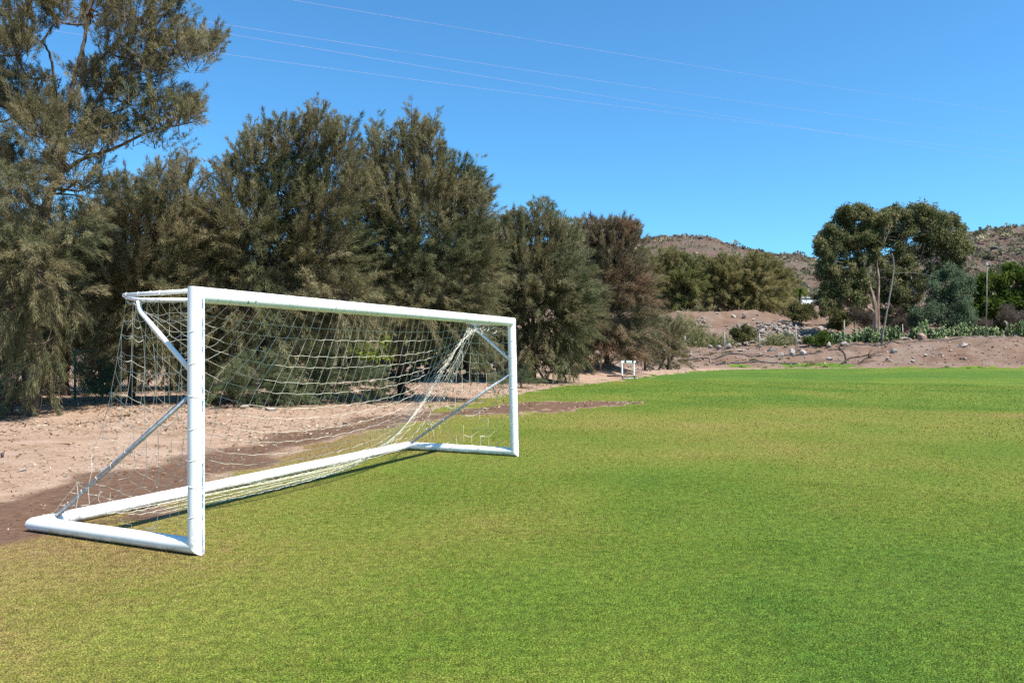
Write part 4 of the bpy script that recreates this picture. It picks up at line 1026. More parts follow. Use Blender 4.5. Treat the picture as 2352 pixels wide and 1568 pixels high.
def cactus(u, Y, hpx, wpx, label, seed):
    rng = np.random.default_rng(seed); s = Y / F; B = G(u, Y)
    Vs = []; Ts = []; Cs = []; n_ = 0
    def put(base, tilt, az, sz):
        nonlocal n_
        R = (Matrix.Rotation(az, 3, 'Z') @ Matrix.Rotation(tilt, 3, 'Y') @ Matrix.Rotation(rng.uniform(-.9, .9), 3, 'Z'))
        R = np.array(R); V = (PADV * sz) @ R.T + base
        Vs.append(V); Ts.append(PADT + n_); n_ += len(V); Cs.append(np.full(len(V), np.clip(rng.normal(.55, .2), 0, 1)))
        return base + R @ np.array([0, 0, sz * 1.08])
    H = hpx * s; W = wpx * s
    for _ in range(int(12 + W * 9)):
        b = np.array([rng.uniform(-W / 2, W / 2), rng.uniform(-.8, .8), -.05]); sz = rng.uniform(.26, .40)
        az = rng.uniform(0, 6.28)
        for lv in range(max(2, int(H / .36))):
            if b[2] > H * .85: break
            nb = put(b, rng.uniform(-.5, .5), az, sz)
            if rng.random() < .8: put(b + (nb - b) * .8, rng.uniform(.4, 1.1) * rng.choice([-1, 1]), az + rng.uniform(-1, 1), sz * .85)
            b = nb; sz *= rng.uniform(.85, 1.0); az += rng.uniform(-.8, .8)
    o = mesh_np('prickly_pear', np.concatenate(Vs), np.concatenate(Ts), M['cactus'], None, True, attrs={'rnd': np.concatenate(Cs)}, loc=B)
    return tag(o, label, 'cactus', 'prickly pears along the crest of the dirt bank')


CA = [(1920, 82, 26, 36, 'prickly pear clump leftmost in the row, above the low bush'), (1952, 82.5, 30, 40, 'prickly pear clump behind the short fence post left of the leaning pole'), (1984, 82.5, 32, 40, 'prickly pear clump in front of the pale eucalyptus trunk'),
      (2008, 81.5, 24, 26, 'prickly pear clump just left of the leaning pole foot'), (2045, 82, 34, 44, 'bright prickly pear clump just right of the leaning pole'), (2072, 83, 22, 24, 'low prickly pear clump behind the sandy boulder'),
      (2105, 82.5, 28, 30, 'prickly pear clump left of the rusty boulder'), (2122, 85, 46, 18, 'tallest prickly pear, behind the rusty boulder'), (2150, 83, 26, 34, 'prickly pear clump right of the rusty boulder'),
      (2185, 83.5, 32, 40, 'prickly pear clump under the blue green tree'), (2215, 83.5, 38, 36, 'tall prickly pear clump at the right foot of the blue green tree'), (2250, 83, 24, 32, 'low prickly pear clump left of the straight pole'), (2282, 83, 28, 36, 'prickly pear clump just right of the straight pole'), (2338, 84, 42, 40, 'large prickly pear clump at the right picture edge')]
for k, c in enumerate(CA): cactus(*c, 500 + k)


# ------------------------------------------------------------------ poles, fences, branches
def pole(name, label, cat, pts, r0, r1, mat, group=None, wire=None):
    pts = np.array(pts); B = pts[0].copy(); B[2] = Z(B[0], B[1]); pts[0, 2] = B[2] - .1
    mb = MB(); mb.tube(pts - B, np.linspace(r0, r1, len(pts)), 6)
    o = mb.build(name, M[mat], None, True, loc=B)
    tag(o, label, cat, group)
    return o


pole('lighting_pole', 'tall bare pole leaning right with its bent tip before the eucalyptus', 'pole', curve([P(2024, 786, 78.5), P(2038, 710, 78.6), P(2050, 640, 78.8), P(2053, 606, 78.8), P(2049, 582, 78.7)], 5), .10, .05, 'pole')
o = pole('lighting_pole', 'tall straight thin pole with small head before the dark green tree', 'pole', [P(2264, 778, 79.6), P(2266, 700, 79.6), P(2267, 612, 79.6)], .065, .05, 'pole')
mb = MB(); c = P(2266, 606, 79.6) - np.array(o.location); mb.box(c, (.35, .25, .32), taper=.7); mb.tube(np.array([c + (-.1, 0, -.15), c + (-.32, 0, .2)]), .03, 5)
mb.build('lamp_head', M['fence_post'], o)
pole('lighting_pole', 'distant thin street pole left of the eucalyptus on the hillside', 'pole', [P(1897, 680, 128), P(1896, 598, 128)], .09, .06, 'fence_post')
mb = MB(); a, b = P(2053, 628, 78.8), P(2160, 640, 89)
pt = np.linspace(a, b, 14); pt[:, 2] -= np.sin(np.linspace(0, np.pi, 14)) * -.35
mb.tube(pt, .014, 5); tag(mb.build('cable', M['pole'], None, True), 'sagging cable running right from the leaning pole', 'cable')
FP = [(1573, 76, 762, 'thin fence post farthest left, beside the lone narrow bush'), (1664, 76, 762, 'thin fence post second from the left before the small rock pile'), (1744, 75.5, 764, 'thin fence post left of the boulder trio'), (1828, 75.5, 745, 'thin fence post right of the boulder trio'),
      (1939, 80.5, 735, 'thin fence post rising from the cactus row left of the eucalyptus'), (2073, 84, 744, 'thin fence post right of the leaning pole in the cactus row'), (2208, 85, 740, 'thin fence post behind the cacti under the blue green tree'), (2312, 84.5, 738, 'thin fence post at the right edge behind the cacti')]
for u, Y, vt, lab in FP:
    b = G(u, Y); mb = MB(); top = P(u, vt, Y)[2] - b[2]
    mb.tube(np.array([(0, 0, -.1), (0, 0, top)]), .045, 6)
    mb.tube(np.array([(-.02, 0, top - .02), (.28, .02, -.05)]), .022, 5)
    o = mb.build('fence_post', M['fence_post'], None, True, loc=b); tag(o, lab, 'fence post', 'thin wire fence posts along the bank')
# leaning stake near the rust tinged tree
pole('stake', 'short pale stake leaning left of the lone narrow bush', 'stake', [P(1492, 796, 66), P(1482, 772, 66)], .04, .03, 'fence_post')


def branch(label, pts, r, seed):
    rng = np.random.default_rng(seed); mb = MB()
    main = curve(pts, 6); mb.tube(main, np.linspace(r, r * .35, len(main)), 6)
    for k in range(4):
        i0 = rng.integers(len(main) // 3, len(main) - 1); p = main[i0]; d = unit(main[i0] - main[i0 - 1]) + rng.normal(0, .6, 3); d[2] = abs(d[2]) * .6
        q = p + unit(d) * rng.uniform(.4, 1.0); mb.tube(np.array([p, (p + q) / 2 + (0, 0, .05), q]), [r * .5, r * .35, r * .15], 5)
    tag(mb.build('dead_branch', M['bark'], None, True), label, 'branch', 'dead branches lying on the bank')


g = lambda u, Y, h: G(u, Y) + np.array([0, 0, h])
branch('bent dead branch standing on the bank below the low bush', [g(1943, 70.5, -.05), g(1940, 70.6, .7), g(1930, 70.7, 1.15), g(1917, 71, 1.45)], .09, 1)
branch('long forked dead branch lying on the bank left of the white stone', [g(1932, 69.6, .0), g(1952, 69.8, .55), g(1975, 70, .62), g(2003, 70.4, .75)], .10, 2)
branch('thin dead branch crossing the bank near the round white stone', [g(1970, 69.8, .0), g(1990, 70, .5), g(2010, 70.3, .9), g(2032, 70.6, 1.0)], .07, 3)
branch('long thin dead branch lying across the ground left of the hurdle', [g(1395, 43.5, .03), g(1420, 42.8, .08), g(1445, 42.6, .05)], .05, 4)
# irrigation hose along the bank
for k, (lab, pts) in enumerate([('black hose lying along the crest of the bank', [(1900, 77), (1960, 78), (2024, 78.2), (2060, 78.8), (2150, 79), (2264, 79), (2352, 78.6), (2450, 78.5)]), ('dark hose running across the dirt below the fence', [(1570, 70.5), (1640, 70.8), (1700, 71.8), (1760, 72.5), (1830, 73), (1890, 75)]),
                                ('dark hose curving along the dirt nearest the grass edge', [(1645, 68.2), (1690, 69.3), (1760, 69.6), (1830, 69.4)])]):
    pp = curve([G(u, Y) + np.array([0, 0, .10]) for u, Y in pts], 8); pp[:, 2] = height(pp[:, 0], pp[:, 1]) + .06
    mb = MB(); mb.tube(pp, .06, 6); tag(mb.build('hose', M['dark'], None, True), lab, 'hose', 'hoses on the dirt bank')

# green chain link fence under the left trees
B = G(170, 22.6); E = G(306, 22.0); d = E - B; Lf = np.hypot(d[0], d[1]); ang = math.atan2(d[1], d[0])
root = empty('chain_link_fence', B, 'green chain link fence under the trees left of the goal', 'fence', rz=ang)
mb = MB(); Hf = 1.45; st = .085
for k in np.arange(-Hf, Lf, st):
    a0, a1 = max(0, k), min(Lf, k + Hf)
    if a1 - a0 < .05: continue
    for sgn in (0, 1):
        z0, z1 = (a0 - k, a1 - k) if sgn == 0 else (Hf - (a0 - k), Hf - (a1 - k))
        mb.tube(np.array([(a0, sgn * .006, z0), (a1, sgn * .006, z1)]), .006, 3, False)
mb.build('wire_mesh', M['green_wire'], root)
mb = MB(); mb.tube(np.array([(0, 0, Hf), (Lf, 0, Hf)]), .014, 5); mb.build('top_rail', M['green_wire'], root, True)
for xx in (0, Lf):
    mb = MB(); mb.tube(np.array([(xx, .03, -.1), (xx, .03, Hf + .08)]), .03, 8); mb.build('post', M['green_wire'], root, True)
# red flowering plants behind the fence
leafy_tree('flowering_shrub', 'shrub with red and orange flowers behind the green fence', 'shrub', None, (235, 23.4), 23.4, [[(235, 860), (235, 835)]], [(215, 832, 22, 22), (245, 850, 28, 25), (265, 870, 20, 22), (230, 880, 30, 18)], 'olive_leaf', 600, dens=18, m=26, size=.12, R=.16, trunk_r=.03)
for k, (u, v) in enumerate([(213, 829), (262, 846), (212, 862), (258, 875), (240, 865)]):
    rngf = np.random.default_rng(700 + k); c = P(u, v, 22.75)
    Vf, Cf = leaves(c[None], np.array([.09]), 22, .11, rngf, np.array([.5]), 0, .7)
    par = [o for o in bpy.data.objects if o.name.startswith('flowering_shrub')][0]
    mesh_np('flower', Vf - np.array(par.location), np.arange(len(Vf)).reshape(-1, 4), M['red_petals'], par, attrs={'rnd': Cf})


# ------------------------------------------------------------------ stone wall and block enclosure
def stone_wall(label, a, b, h, th, mat, seed, rows_=4):
    rng = np.random.default_rng(seed); a = np.array(a); b = np.array(b); L = np.linalg.norm(b - a); d = (b - a) / L
    Vs = []; Ts = []; n_ = 0
    for r in range(rows_):
        x = 0
        while x < L:
            w = rng.uniform(.25, .5); V, T = rock_shape(rng, (w * 1.15, th, h / rows_ * 1.25), ICO2)
            c = a + d * (x + w / 2); z = Z(c[0], c[1]) + h / rows_ * (r + .5) + rng.normal(0, .03)
            Vs.append(V + np.array([c[0], c[1] + rng.normal(0, .04), z])); Ts.append(T + n_); n_ += len(V); x += w
    B = np.array([a[0], a[1], Z(*a)])
    o = mesh_np('stone_wall', np.concatenate(Vs) - B, np.concatenate(Ts), M[mat], loc=B)
    tag(o, label, 'wall')


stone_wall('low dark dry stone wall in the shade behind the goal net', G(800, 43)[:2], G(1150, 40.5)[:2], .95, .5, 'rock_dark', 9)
B = G(1150, 39); mb = MB()
root = empty('block_enclosure', B, 'low grey concrete block enclosure filled with rubble behind the right goalpost', 'wall')
mb.box((.65, 0, .55), (1.5, .16, 1.1)); mb.box((-.18, .9, .55), (.16, 1.64, 1.1)); mb.box((1.48, .9, .55), (.16, 1.64, 1.1)); mb.build('wall', M['concrete'], root)
mb = MB(); mb.box((1.52, -.13, .80), (.14, .10, 1.6)); mb.build('post', M['wood'], root)
rngq = np.random.default_rng(3); Vs = []; Ts = []; n_ = 0
for k in range(60):
    V, T = rock_shape(rngq, rngq.uniform(.2, .5, 3), ICO1); V += np.array([rngq.uniform(0, 1.3), rngq.uniform(.25, 1.6), 1.05 + rngq.uniform(0, .45)])
    Vs.append(V); Ts.append(T + n_); n_ += len(V)
mesh_np('rubble_fill', np.concatenate(Vs), np.concatenate(Ts), M['rock_red'], root)
mb = MB(); a = B + np.array([1.75, -.3, .75]); b = G(1249, 39); mb.tube(np.array([a, b + np.array([0, -.3, .04])]), .06, 4)
tag(mb.build('plank', M['wood']), 'grey plank leaning on the block enclosure', 'plank')
mb = MB(); a = G(1218, 38.2); mb.tube(curve([a + np.array([0, 0, .04]), a + np.array([.5, -.3, .06]), a + np.array([1.1, -.3, .04])], 5), [.05] * 10 + [.03], 5)
tag(mb.build('plank', M['wood']), 'short pale stick lying by the green bush near the right goalpost', 'plank')

# ------------------------------------------------------------------ hurdle
B = G(1443, 41.5); B[2] = .0
root = empty('hurdle', B, 'white training hurdle with green centre board at the field edge', 'hurdle', rz=math.radians(6))
for sx in (-1, 1):
    mb = MB(); mb.box((sx * .33, 0, .55), (.07, .05, .72)); mb.build('upright', M['white_paint'], root)
    mb = MB(); mb.box((sx * .33, 0, .105), (.055, .04, .17)); mb.build('lower_post', M['dark'], root)
    mb = MB(); mb.tube(np.array([(sx * .33, -.02, .03), (sx * .33, -.62, .03)]), .028, 6); mb.build('foot', M['galv'], root, True)
mb = MB(); mb.box((0, -.028, .925), (.82, .022, .12)); bar = mb.build('crossbar', M['white_paint'], root)
mb = MB(); mb.box((0.02, -.043, .925), (.26, .006, .10)); mb.build('centre_board', M['green_plate'], bar)
for sx in (-.17, .24):
    mb = MB(); mb.box((sx, -.043, .925), (.09, .006, .12)); mb.build('stripe', M['dark'], bar)
mb = MB(); mb.tube(np.array([(-.33, .0, .05), (.33, .0, .05)]), .022, 6); mb.build('base_rail', M['galv'], root, True)

# ------------------------------------------------------------------ cars, cabinet, palm
def car(u, Y, rz, label):
    x = (u - CX) / F * Y; B = np.array([x, Y, hz(x, Y)])
    root = empty('parked_car', B, label, 'car', 'white cars parked by the road', rz)
    prof = [(-2.1, .35), (-2.12, .75), (-1.95, .95), (-.95, 1.02), (.9, 1.04), (1.9, .98), (2.1, .8), (2.12, .35)]
    V = []; 
    for yy, k in ((-.85, 1), (.85, 1)): V += [(p[0], yy, p[1]) for p in prof]
    n_ = len(prof); mb = MB(); Q = [(i, i + 1, n_ + i + 1, n_ + i) for i in range(n_ - 1)] + [(n_ - 1, 0, n_, 2 * n_ - 1)]
    T = [(0, i + 1, i) for i in range(1, n_ - 1)] + [(n_, n_ + i, n_ + i + 1) for i in range(1, n_ - 1)]
    mb.add(V, Q, T); mb.build('body', M['car_white'], root)
    mb = MB(); mb.box((.25, 0, 1.24), (2.5, 1.52, .42), taper=.76); mb.build('window_band', M['car_glass'], root)
    mb = MB(); mb.box((.25, 0, 1.475), (1.9, 1.2, .06), taper=.9); mb.build('roof', M['car_white'], root)
    for wx in (-1.3, 1.3):
        for wy in (-.78, .78):
            mb = MB(); mb.tube(np.array([(wx, wy - .1, .32), (wx, wy + .1, .32)]), .32, 14); w_ = mb.build('wheel', M['dark'], root)
            mb = MB(); mb.tube(np.array([(wx, wy - .108, .32), (wx, wy + .108, .32)]), .19, 10); mb.build('rim', M['galv'], w_)


car(1843, 131, .25, 'white car with dark windows parked by the palm on the slope top')
car(1883, 133, .1, 'white car half hidden by the dark tree, right of the other car')
B = G(1519, 117); root = empty('utility_cabinet', B, 'small white utility cabinet among the feathery trees on the slope top', 'cabinet')
zt = P(0, 672, 117)[2] - B[2]
mb = MB(); mb.box((0, 0, zt / 2 + .3), (.75, .6, zt + .6)); mb.build('body', M['car_white'], root)
mb = MB(); mb.box((0, 0, zt + .66), (.9, .75, .1)); mb.build('cap', M['galv'], root)
mb = MB(); mb.box((0, -.312, zt / 2 + .4), (.6, .02, zt)); mb.build('door', M['car_white'], root)
xp = (1836 - CX) / F * 122; B = np.array([xp, 122, hz(xp, 122)]); root = empty('palm_tree', B, 'small palm tree beside the white cars', 'palm tree')
tp = P(1838, 668, 122) - B; mb = MB(); mb.tube(np.array([(0, 0, -.1), (.05, 0, tp[2] * .5), tp]), [.26, .2, .2], 8); mb.build('trunk', M['bark'], root, True)
rngp = np.random.default_rng(8); Vs = []; Cs = []
for k in range(34):
    a = rngp.uniform(0, 6.28); el = rngp.uniform(-.2, 1.2); L = rngp.uniform(1.2, 1.9)
    h = np.array([math.cos(a), math.sin(a), 0]); pr = None
    for q in np.linspace(0, 1, 12):
        p = tp + h * L * q * math.cos(el) + np.array([0, 0, L * (math.sin(el) * q - .75 * q * q)])
        if pr is not None:
            t_ = unit(p - pr)
            for sg in (-1, 1):
                sd = unit(np.cross(t_, (0, 0, 1))) * sg * .38 * (1 - q * .6) + t_ * .2 + np.array([0, 0, -.1])
                Vs += [pr, p, p + sd]; Cs += [np.clip(rngp.normal(.5, .2), 0, 1)] * 3
        pr = p
mesh_np('crown', np.array(Vs), np.arange(len(Vs)).reshape(-1, 3), M['green_leaf'], root, attrs={'rnd': np.array(Cs)})


# ------------------------------------------------------------------ power lines
def wire(label, a, b, Ya, Yb, sag):
    A = P(a[0], a[1], Ya); E = P(b[0], b[1], Yb); t = np.linspace(-.25, 1.2, 60)[:, None]
    pt = A + (E - A) * t; pt[:, 2] -= (sag * 4 * t * (1 - t))[:, 0]
    mb = MB(); mb.tube(pt, .0095, 5, False); tag(mb.build('power_line', M['cable'], None, True), label, 'power line', 'power lines crossing the sky')


wire('uppermost power line in the sky, leaving through the picture top', (300, -62), (2352, 262), 60, 150, .5)
wire('second power line from the top in the sky', (200, 8), (2352, 318), 60, 150, .5)
wire('third power line from the top, crossing nearest the second', (200, 24), (2352, 372), 60, 150, .3)
wire('lowest power line, starting by the tip of the tallest tree', (200, 82), (2352, 352), 60, 150, .5)


# ------------------------------------------------------------------ the goal
GO = np.array([-2.35, 5.70, 0.0]); GA = math.atan2(5.33, 2.39); W = 5.84; D_ = 1.80; ZT = 1.93; RB = .06
goal = empty('football_goal', GO, 'white portable football goal with torn net on the grass edge', 'goal', rz=GA)
C0, C1, C2, C3, C4, C5 = [np.array(p, float) for p in ((0, 0, RB), (0, 0, ZT), (W, .05, ZT), (W, 0, RB), (W, D_, RB), (0, D_, RB))]
ring = [C0, C1, C2, C3, C4, C5]


def seg(A, Bp, nA, nB, r, sides=28, sub=10, ell=(1, 1)):
    d = unit(Bp - A); ref = np.array([0, 0, 1.]) if abs(d[2]) < .9 else np.array([0, 1., 0])
    a = unit(np.cross(d, ref)); b = np.cross(d, a); th = np.linspace(0, 2 * np.pi, sides, endpoint=False)
    off = r * (np.cos(th)[:, None] * a * ell[0] + np.sin(th)[:, None] * b * ell[1])
    va = A + off - d * ((off @ nA) / (d @ nA))[:, None]; vb = Bp + off - d * ((off @ nB) / (d @ nB))[:, None]
    rows_ = [va + (vb - va) * t for t in np.linspace(0, 1, sub)]
    V = np.concatenate(rows_); i = np.arange(sub - 1)[:, None] * sides; j = np.arange(sides)[None]; j2 = (j + 1) % sides
    Q = np.stack([i + j, i + j2, i + sides + j2, i + sides + j], -1).reshape(-1, 4)
    mb = MB(); mb.add(V, Q); return mb


for k, (nm, mt) in enumerate([('post', 'post_paint'), ('crossbar', 'white_paint'), ('post', 'post_paint'), ('base_bar', 'base_paint'), ('base_bar', 'base_paint'), ('base_bar', 'base_paint')]):
    A, Bp = ring[k], ring[(k + 1) % 6]; pv, nx = ring[k - 1], ring[(k + 2) % 6]
    d = unit(Bp - A); nA = unit(d + unit(A - pv)); nB = unit(d + unit(nx - Bp))
    mb = seg(A, Bp, nA, nB, RB)
    loc = A * np.array([1, 1, 0]) if nm == 'post' else A
    V = np.concatenate(mb.V) - loc
    o = mesh_np(nm, V, np.concatenate(mb.Q), M[mt], goal, True, loc=loc)
# net arms and braces at both ends
for X0, sg, lean in ((0, 1, 0), (W, -1, .05)):
    tipp = np.array([X0 + sg * .03, .80, ZT + .02])
    mb = MB(); mb.tube(np.array([(X0 + sg * .05, .03 + lean, ZT + .035), tipp]), .017, 10); mb.build('net_arm', M['white_paint'], goal, True)
    mb = MB(); mb.tube(np.array([(X0 + sg * .02, .03 + lean, ZT - .04), (X0 + sg * .025, .60, ZT - .022), tipp + np.array([0, -.03, -.018])]), .016, 10); mb.build('net_arm', M['white_paint'], goal, True)
    bend = [(X0 + sg * .02, .622, ZT - .03), (X0 + sg * .02, .622, ZT - .06), (X0 + sg * .02, .612, ZT - .095), (X0 + sg * .02, .59, ZT - .125)]
    mb = MB(); mb.tube(np.array(bend + [(X0 + sg * .02 * (1 - f), .59 + (.05 - .59) * f, ZT - .125 + (1.36 - ZT + .125) * f) for f in (.1, .4, .7, 1)]), .019, 10)
    mb.build('upper_brace', M['white_paint'], goal, True)
    mb = MB(); mb.tube(np.array([(X0 + sg * .01, .04, 1.20), (X0 + sg * .09, D_ - .12, .12)]), .019, 10); mb.build('lower_brace', M['galv'], goal, True)


# net: a slack rope grid relaxed under gravity
def relax(X, fixed, edges, rest, it=260, grav=.0022, floor=.012):
    X = X.copy(); F0 = X[fixed].copy()
    groups = edges
    for _ in range(it):
        X[~fixed, 2] -= grav
        for (a, b, r) in groups:
            for _k in range(1):
                d = X[b] - X[a]; L = np.linalg.norm(d, axis=1) + 1e-9
                over = np.clip(L - r, 0, None) / L
                wa = (~fixed[a]).astype(float); wb = (~fixed[b]).astype(float); ws = np.maximum(wa + wb, 1)
                X[a] += d * (over * wa / ws)[:, None]; X[b] -= d * (over * wb / ws)[:, None]
        X[:, 2] = np.maximum(X[:, 2], floor); X[fixed] = F0
    return X


def build_net():
    rng = np.random.default_rng(77)
    c = .1217; nx = 49; ny = 22
    idx = lambda i, j: j * nx + i
    X = np.zeros((nx * ny, 3)); fixed = np.zeros(nx * ny, bool)
    for j in range(ny):
        for i in range(nx):
            b = j / (ny - 1); a = i / (nx - 1) * W
            X[idx(i, j)] = (a, .06 + (D_ - .10) * b, 1.88 * (1 - b) + .05 * b)
    X += rng.normal(0, .012, X.shape)
    for i in range(nx):
        a = i / (nx - 1) * W
        X[idx(i, 0)] = (a, .05, ZT - .066); fixed[idx(i, 0)] = True
        X[idx(i, ny - 1)] = (a, D_ - .06, .085); fixed[idx(i, ny - 1)] = True
    for X0, i0, sg in ((0, 0, 1), (W, nx - 1, -1)):
        for j in range(1, 7):
            X[idx(i0, j)] = (X0 + sg * .02, min(j * c + .05, .76), ZT - .02); fixed[idx(i0, j)] = True
    # strands gathered and hung over the arm tips
    for q in range(1, 9):
        k = idx(nx - 1 - q, 5 + (q % 3)); X[k] = (W - .04 - .006 * q, .66 + rng.uniform(-.09, .08), ZT - .05 - .008 * q); fixed[k] = True
    for q in range(1, 3):
        k = idx(q, 6); X[k] = (.04 + .01 * q, .72, ZT - .04); fixed[k] = True
    eg = []
    def addg(pairs, r):
        p = np.array(pairs); 
        if len(p): eg.append((p[:, 0], p[:, 1], r))
    H = [[], []]; Vv = [[], []]
    for j in range(ny):
        for i in range(nx - 1): H[i % 2].append((idx(i, j), idx(i + 1, j)))
    for j in range(ny - 1):
        for i in range(nx): Vv[j % 2].append((idx(i, j), idx(i, j + 1)))
    for q in (0, 1): addg(H[q], c * 1.03); addg(Vv[q], c * .955)
    X = relax(X, fixed, eg, None, 420)
    polys = []
    r_row = c * 1.03
    lines = []       # (p, q, rest)
    for q in H:
        for a, b in q:
            j = a // nx; i = a % nx
            if j == 0 or j == ny - 1: continue
            if rng.random() < (.015 if i < 40 else .05): continue
            lines.append((X[a], X[b], c * 1.05))
    for q in Vv:
        for a, b in q:
            j = a // nx
            if rng.random() < .012: continue
            lines.append((X[a], X[b], c * 1.01))
    # side panels
    for X0, i0, sg, torn in ((0, 0, 1, .12), (W, nx - 1, -1, .30)):
        edge = X[[idx(i0, j) for j in range(6, ny)]]
        ns, nr = 15, 16
        zz = np.linspace(ZT - .03, .16, nr)
        S_ = np.full((nr, ns, 3), np.nan); cnt = []
        for r in range(nr):
            k = np.argmin(np.abs(edge[:, 2] - zz[r])); e = edge[k] if r > 0 else np.array([X0 + sg * .02, .76, ZT - .02])
            ncol = max(6, int(round(e[1] / c * .92))) + 1; ncol = min(ncol, ns); cnt.append(ncol)
            for q in range(ncol):
                f = q / (ncol - 1); S_[r, q] = (X0 + sg * .02 + (e[0] - X0 - sg * .02) * f, .06 + (e[1] - .06) * f, zz[r] + (e[2] - zz[r]) * f)
        flat = S_.reshape(-1, 3).copy(); ok = ~np.isnan(flat[:, 0]); flat[~ok] = (X0, 0, 1)
        fx = np.zeros(len(flat), bool)
        for r in range(nr):
            fx[r * ns] = (r % 2 == 0); fx[r * ns + cnt[r] - 1] = True
        fx[:cnt[0]] = True
        for q in range(cnt[-1]):
            if rng.random() < .35: fx[(nr - 1) * ns + q] = True
        flat += np.where(fx, 0, 1)[:, None] * rng.normal(0, .008, flat.shape)
        HH = [[], []]; VV = [[], []]
        for r in range(nr):
            for q in range(cnt[r] - 1): HH[q % 2].append((r * ns + q, r * ns + q + 1))
            if r < nr - 1:
                for q in range(min(cnt[r], cnt[r + 1])): VV[r % 2].append((r * ns + q, (r + 1) * ns + q))
        eg2 = []
        for pr, rr in ((HH[0], c * 1.12), (HH[1], c * 1.12), (VV[0], c * 1.04), (VV[1], c * 1.04)):
            p = np.array(pr); eg2.append((p[:, 0], p[:, 1], rr))
        fl = relax(flat, fx, eg2, None, 200)
        for grp, rest in ((HH, c * 1.22), (VV, c * 1.03)):
            for pr in grp:
                for a, b in pr:
                    zm = (fl[a][2] + fl[b][2]) / 2
                    low = zm < (1.02 if sg == 1 else .86)
                    pt = ((.74 if grp is HH else .42) if low else .04)
                    if low and zm < .55: pt += .12
                    if rng.random() < pt: continue
                    lines.append((fl[a], fl[b], rest))
    Pa = np.array([l[0] for l in lines]); Pb = np.array([l[1] for l in lines]); rest = np.array([l[2] for l in lines])
    n_ = len(lines); sub = 5; t = np.linspace(0, 1, sub)
    L = np.linalg.norm(Pb - Pa, axis=1); sag = np.sqrt(np.clip(3 * L * np.clip(rest - L, 0, .06) / 8, 0, None)) * .8
    pts = Pa[:, None] + (Pb - Pa)[:, None] * t[None, :, None]
    pts[..., 2] -= sag[:, None] * 4 * (t * (1 - t))[None]
    pts[..., 2] = np.maximum(pts[..., 2], .01)
    # three sided cords
    tan = np.gradient(pts, axis=1); tan = unit(tan)
    ref = np.where(np.abs(tan[..., 2:3]) < .9, np.array([0, 0, 1.]), np.array([1., 0, 0]))
    a = unit(np.cross(tan, ref)); b = np.cross(tan, a)
    r = (.0019 + .0006 * (np.maximum(Pa[:, 0], Pb[:, 0]) > W - .06))[:, None, None]
    rings = np.stack([pts + r * (math.cos(q) * a + math.sin(q) * b) for q in (0, 2.094, 4.189)], 2)   # n, sub, 3, 3
    V = rings.reshape(-1, 3)
    base = (np.arange(n_)[:, None, None] * sub + np.arange(sub - 1)[None, :, None]) * 3; j = np.arange(3)[None, None]; j2 = (j + 1) % 3
    Q = np.stack([base + j, base + j2, base + 3 + j2, base + 3 + j], -1).reshape(-1, 4)
    mb = MB(); mb.add(V, Q)
    # lashings round posts, crossbar, rear bar and braces
    def loop(cn, ax, rr, tilt):
        ax = unit(np.asarray(ax, float)); ref = np.array([0, 0, 1.]) if abs(ax[2]) < .9 else np.array([0, 1., 0])
        a_ = unit(np.cross(ax, ref)); b_ = np.cross(ax, a_); th = np.linspace(0, 2 * np.pi, 17)
        mb.tube(np.asarray(cn) + rr * (np.cos(th)[:, None] * a_ + np.sin(th)[:, None] * b_) + ax * (np.sin(th + tilt) * .012)[:, None], .0022, 4, False)
    for X0, lean in ((0, 0), (W, .05)):
        for z in np.arange(.25, 1.85, .235): loop((X0, lean * z / 2, z + rng.uniform(-.03, .03)), (0, 0, 1), .0615, rng.uniform(0, 6))
    for x in np.arange(.3, W - .2, .365): loop((x, .05 * x / W, ZT), (1, 0, 0), .0615, rng.uniform(0, 6))
    for x in np.arange(.25, W, .243): loop((x, D_, RB), (1, 0, 0), .0615, rng.uniform(0, 6))
    for X0, sg in ((0, 1), (W, -1)):
        for f in np.arange(.12, .98, .11):
            p = np.array([X0 + sg * .01, .04, 1.20]) * (1 - f) + np.array([X0 + sg * .09, D_ - .12, .12]) * f
            loop(p, (sg * .05, D_ - .16, -1.08), .0215, rng.uniform(0, 6))
            if rng.random() < .6:
                e = p + np.array([sg * rng.uniform(-.02, .05), rng.uniform(-.12, .08), rng.uniform(-.10, .02)]); mb.tube(curve([p, (p + e) / 2 + np.array([0, 0, -.03]), e], 4), .003, 4, False)
        for f in np.arange(.15, 1, .16):
            p = np.array([X0 + sg * .05, .05, ZT + .035]) * (1 - f) + np.array([X0 + sg * .03, .80, ZT + .02]) * f; loop(p, (0, 1, 0), .0195, rng.uniform(0, 6))
    # loose slack strands lying on the turf along the rear bar
    for q in range(2):
        x0 = rng.uniform(.2, 1.4); x1 = rng.uniform(3.6, 5.5); o0 = .10 + q * .045
        xs = np.linspace(x0, x1, 16); ys = D_ - o0 - .12 * np.sin(np.linspace(0, np.pi, 16)) + rng.normal(0, .012, 16)
        mb.tube(curve(np.stack([xs, ys, np.full(16, .022) + rng.uniform(0, .02, 16)], -1), 3), .0024, 4, False)
    # short dangling torn ends in the right side panel
    for q in range(12):
        p = np.array([W + rng.uniform(-.06, .03), rng.uniform(.25, 1.4), rng.uniform(.15, .8)]); e = p + np.array([rng.normal(0, .04), rng.uniform(.1, .3), rng.uniform(-.14, -.02)])
        mb.tube(curve([p, (p + e) / 2 + np.array([0, 0, -.05]), e], 5), .003, 4, False)
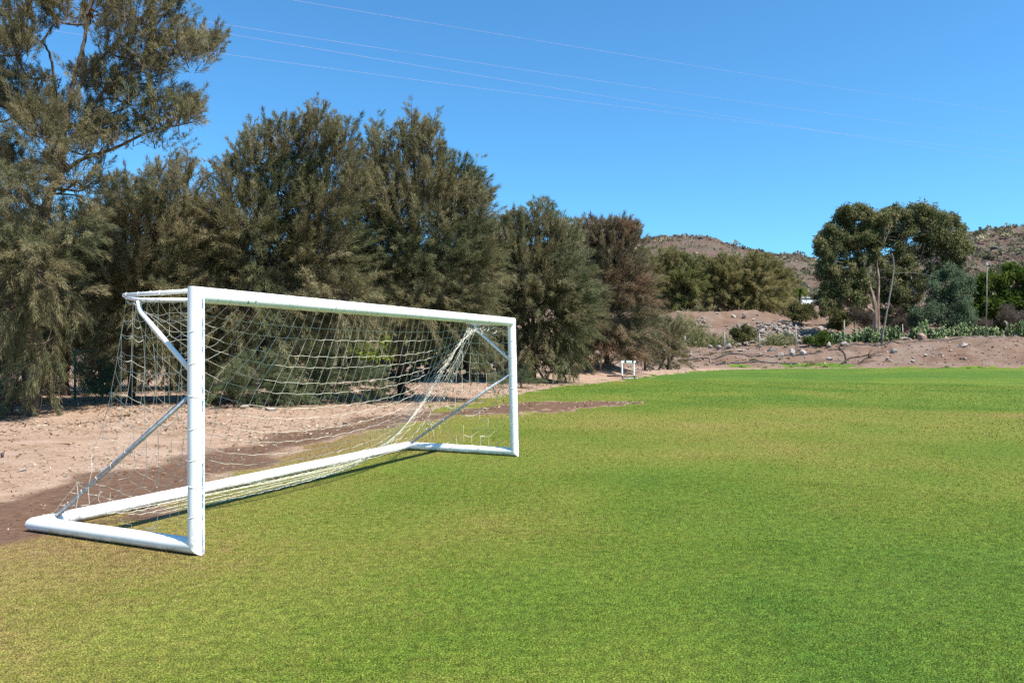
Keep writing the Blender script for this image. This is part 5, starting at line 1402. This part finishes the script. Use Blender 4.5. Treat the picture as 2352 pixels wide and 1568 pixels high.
    mb.build('net', M['cord'], goal)


build_net()

# ------------------------------------------------------------------ camera, sun, sky
cam = bpy.data.objects.new('camera', bpy.data.cameras.new('camera')); COL.objects.link(cam)
cam.location = (0, 0, EYE); cam.rotation_euler = (math.radians(90), 0, 0)
cam.data.sensor_width = 36; cam.data.lens = 36 * F / 2352; cam.data.shift_y = (HY - 784) / 2352
cam.data.clip_end = 5000; cam.data.clip_start = .05
S.camera = cam

SUN = np.array([1.10, -.656, 1.93]); SUN /= np.linalg.norm(SUN)
el = math.asin(SUN[2]); az = math.atan2(SUN[0], SUN[1])
L = bpy.data.lights.new('sun', 'SUN'); L.energy = 4.6; L.angle = math.radians(.53); L.color = (1, .95, .87)
lo = bpy.data.objects.new('sun', L); COL.objects.link(lo); lo.location = (20, -20, 40)
lo.rotation_euler = Vector(SUN).to_track_quat('Z', 'Y').to_euler()
w = bpy.data.worlds.new('World'); S.world = w; w.use_nodes = True
t = w.node_tree; t.nodes.clear()
sky = t.nodes.new('ShaderNodeTexSky'); sky.sky_type = 'NISHITA'; sky.sun_disc = False
sky.sun_elevation = el; sky.sun_rotation = az; sky.altitude = 100; sky.air_density = 1.0; sky.dust_density = .3; sky.ozone_density = 2.5
bg = t.nodes.new('ShaderNodeBackground'); bg.inputs[1].default_value = .082
out = t.nodes.new('ShaderNodeOutputWorld')
tn = t.nodes.new('ShaderNodeMix'); tn.data_type = 'RGBA'; tn.blend_type = 'MULTIPLY'; tn.inputs[0].default_value = 1
t.links.new(sky.outputs[0], tn.inputs[6]); tn.inputs[7].default_value = (.47, .95, 1.2, 1)
t.links.new(tn.outputs[2], bg.inputs[0]); t.links.new(bg.outputs[0], out.inputs[0])
S.view_settings.view_transform = 'Standard'; S.view_settings.look = 'None'; S.view_settings.exposure = 1.12; S.view_settings.gamma = 1
S.render.engine = 'CYCLES'
S.cycles.use_denoising = False
S.cycles.max_bounces = 9; S.cycles.diffuse_bounces = 6; S.cycles.transmission_bounces = 6; S.cycles.transparent_max_bounces = 4
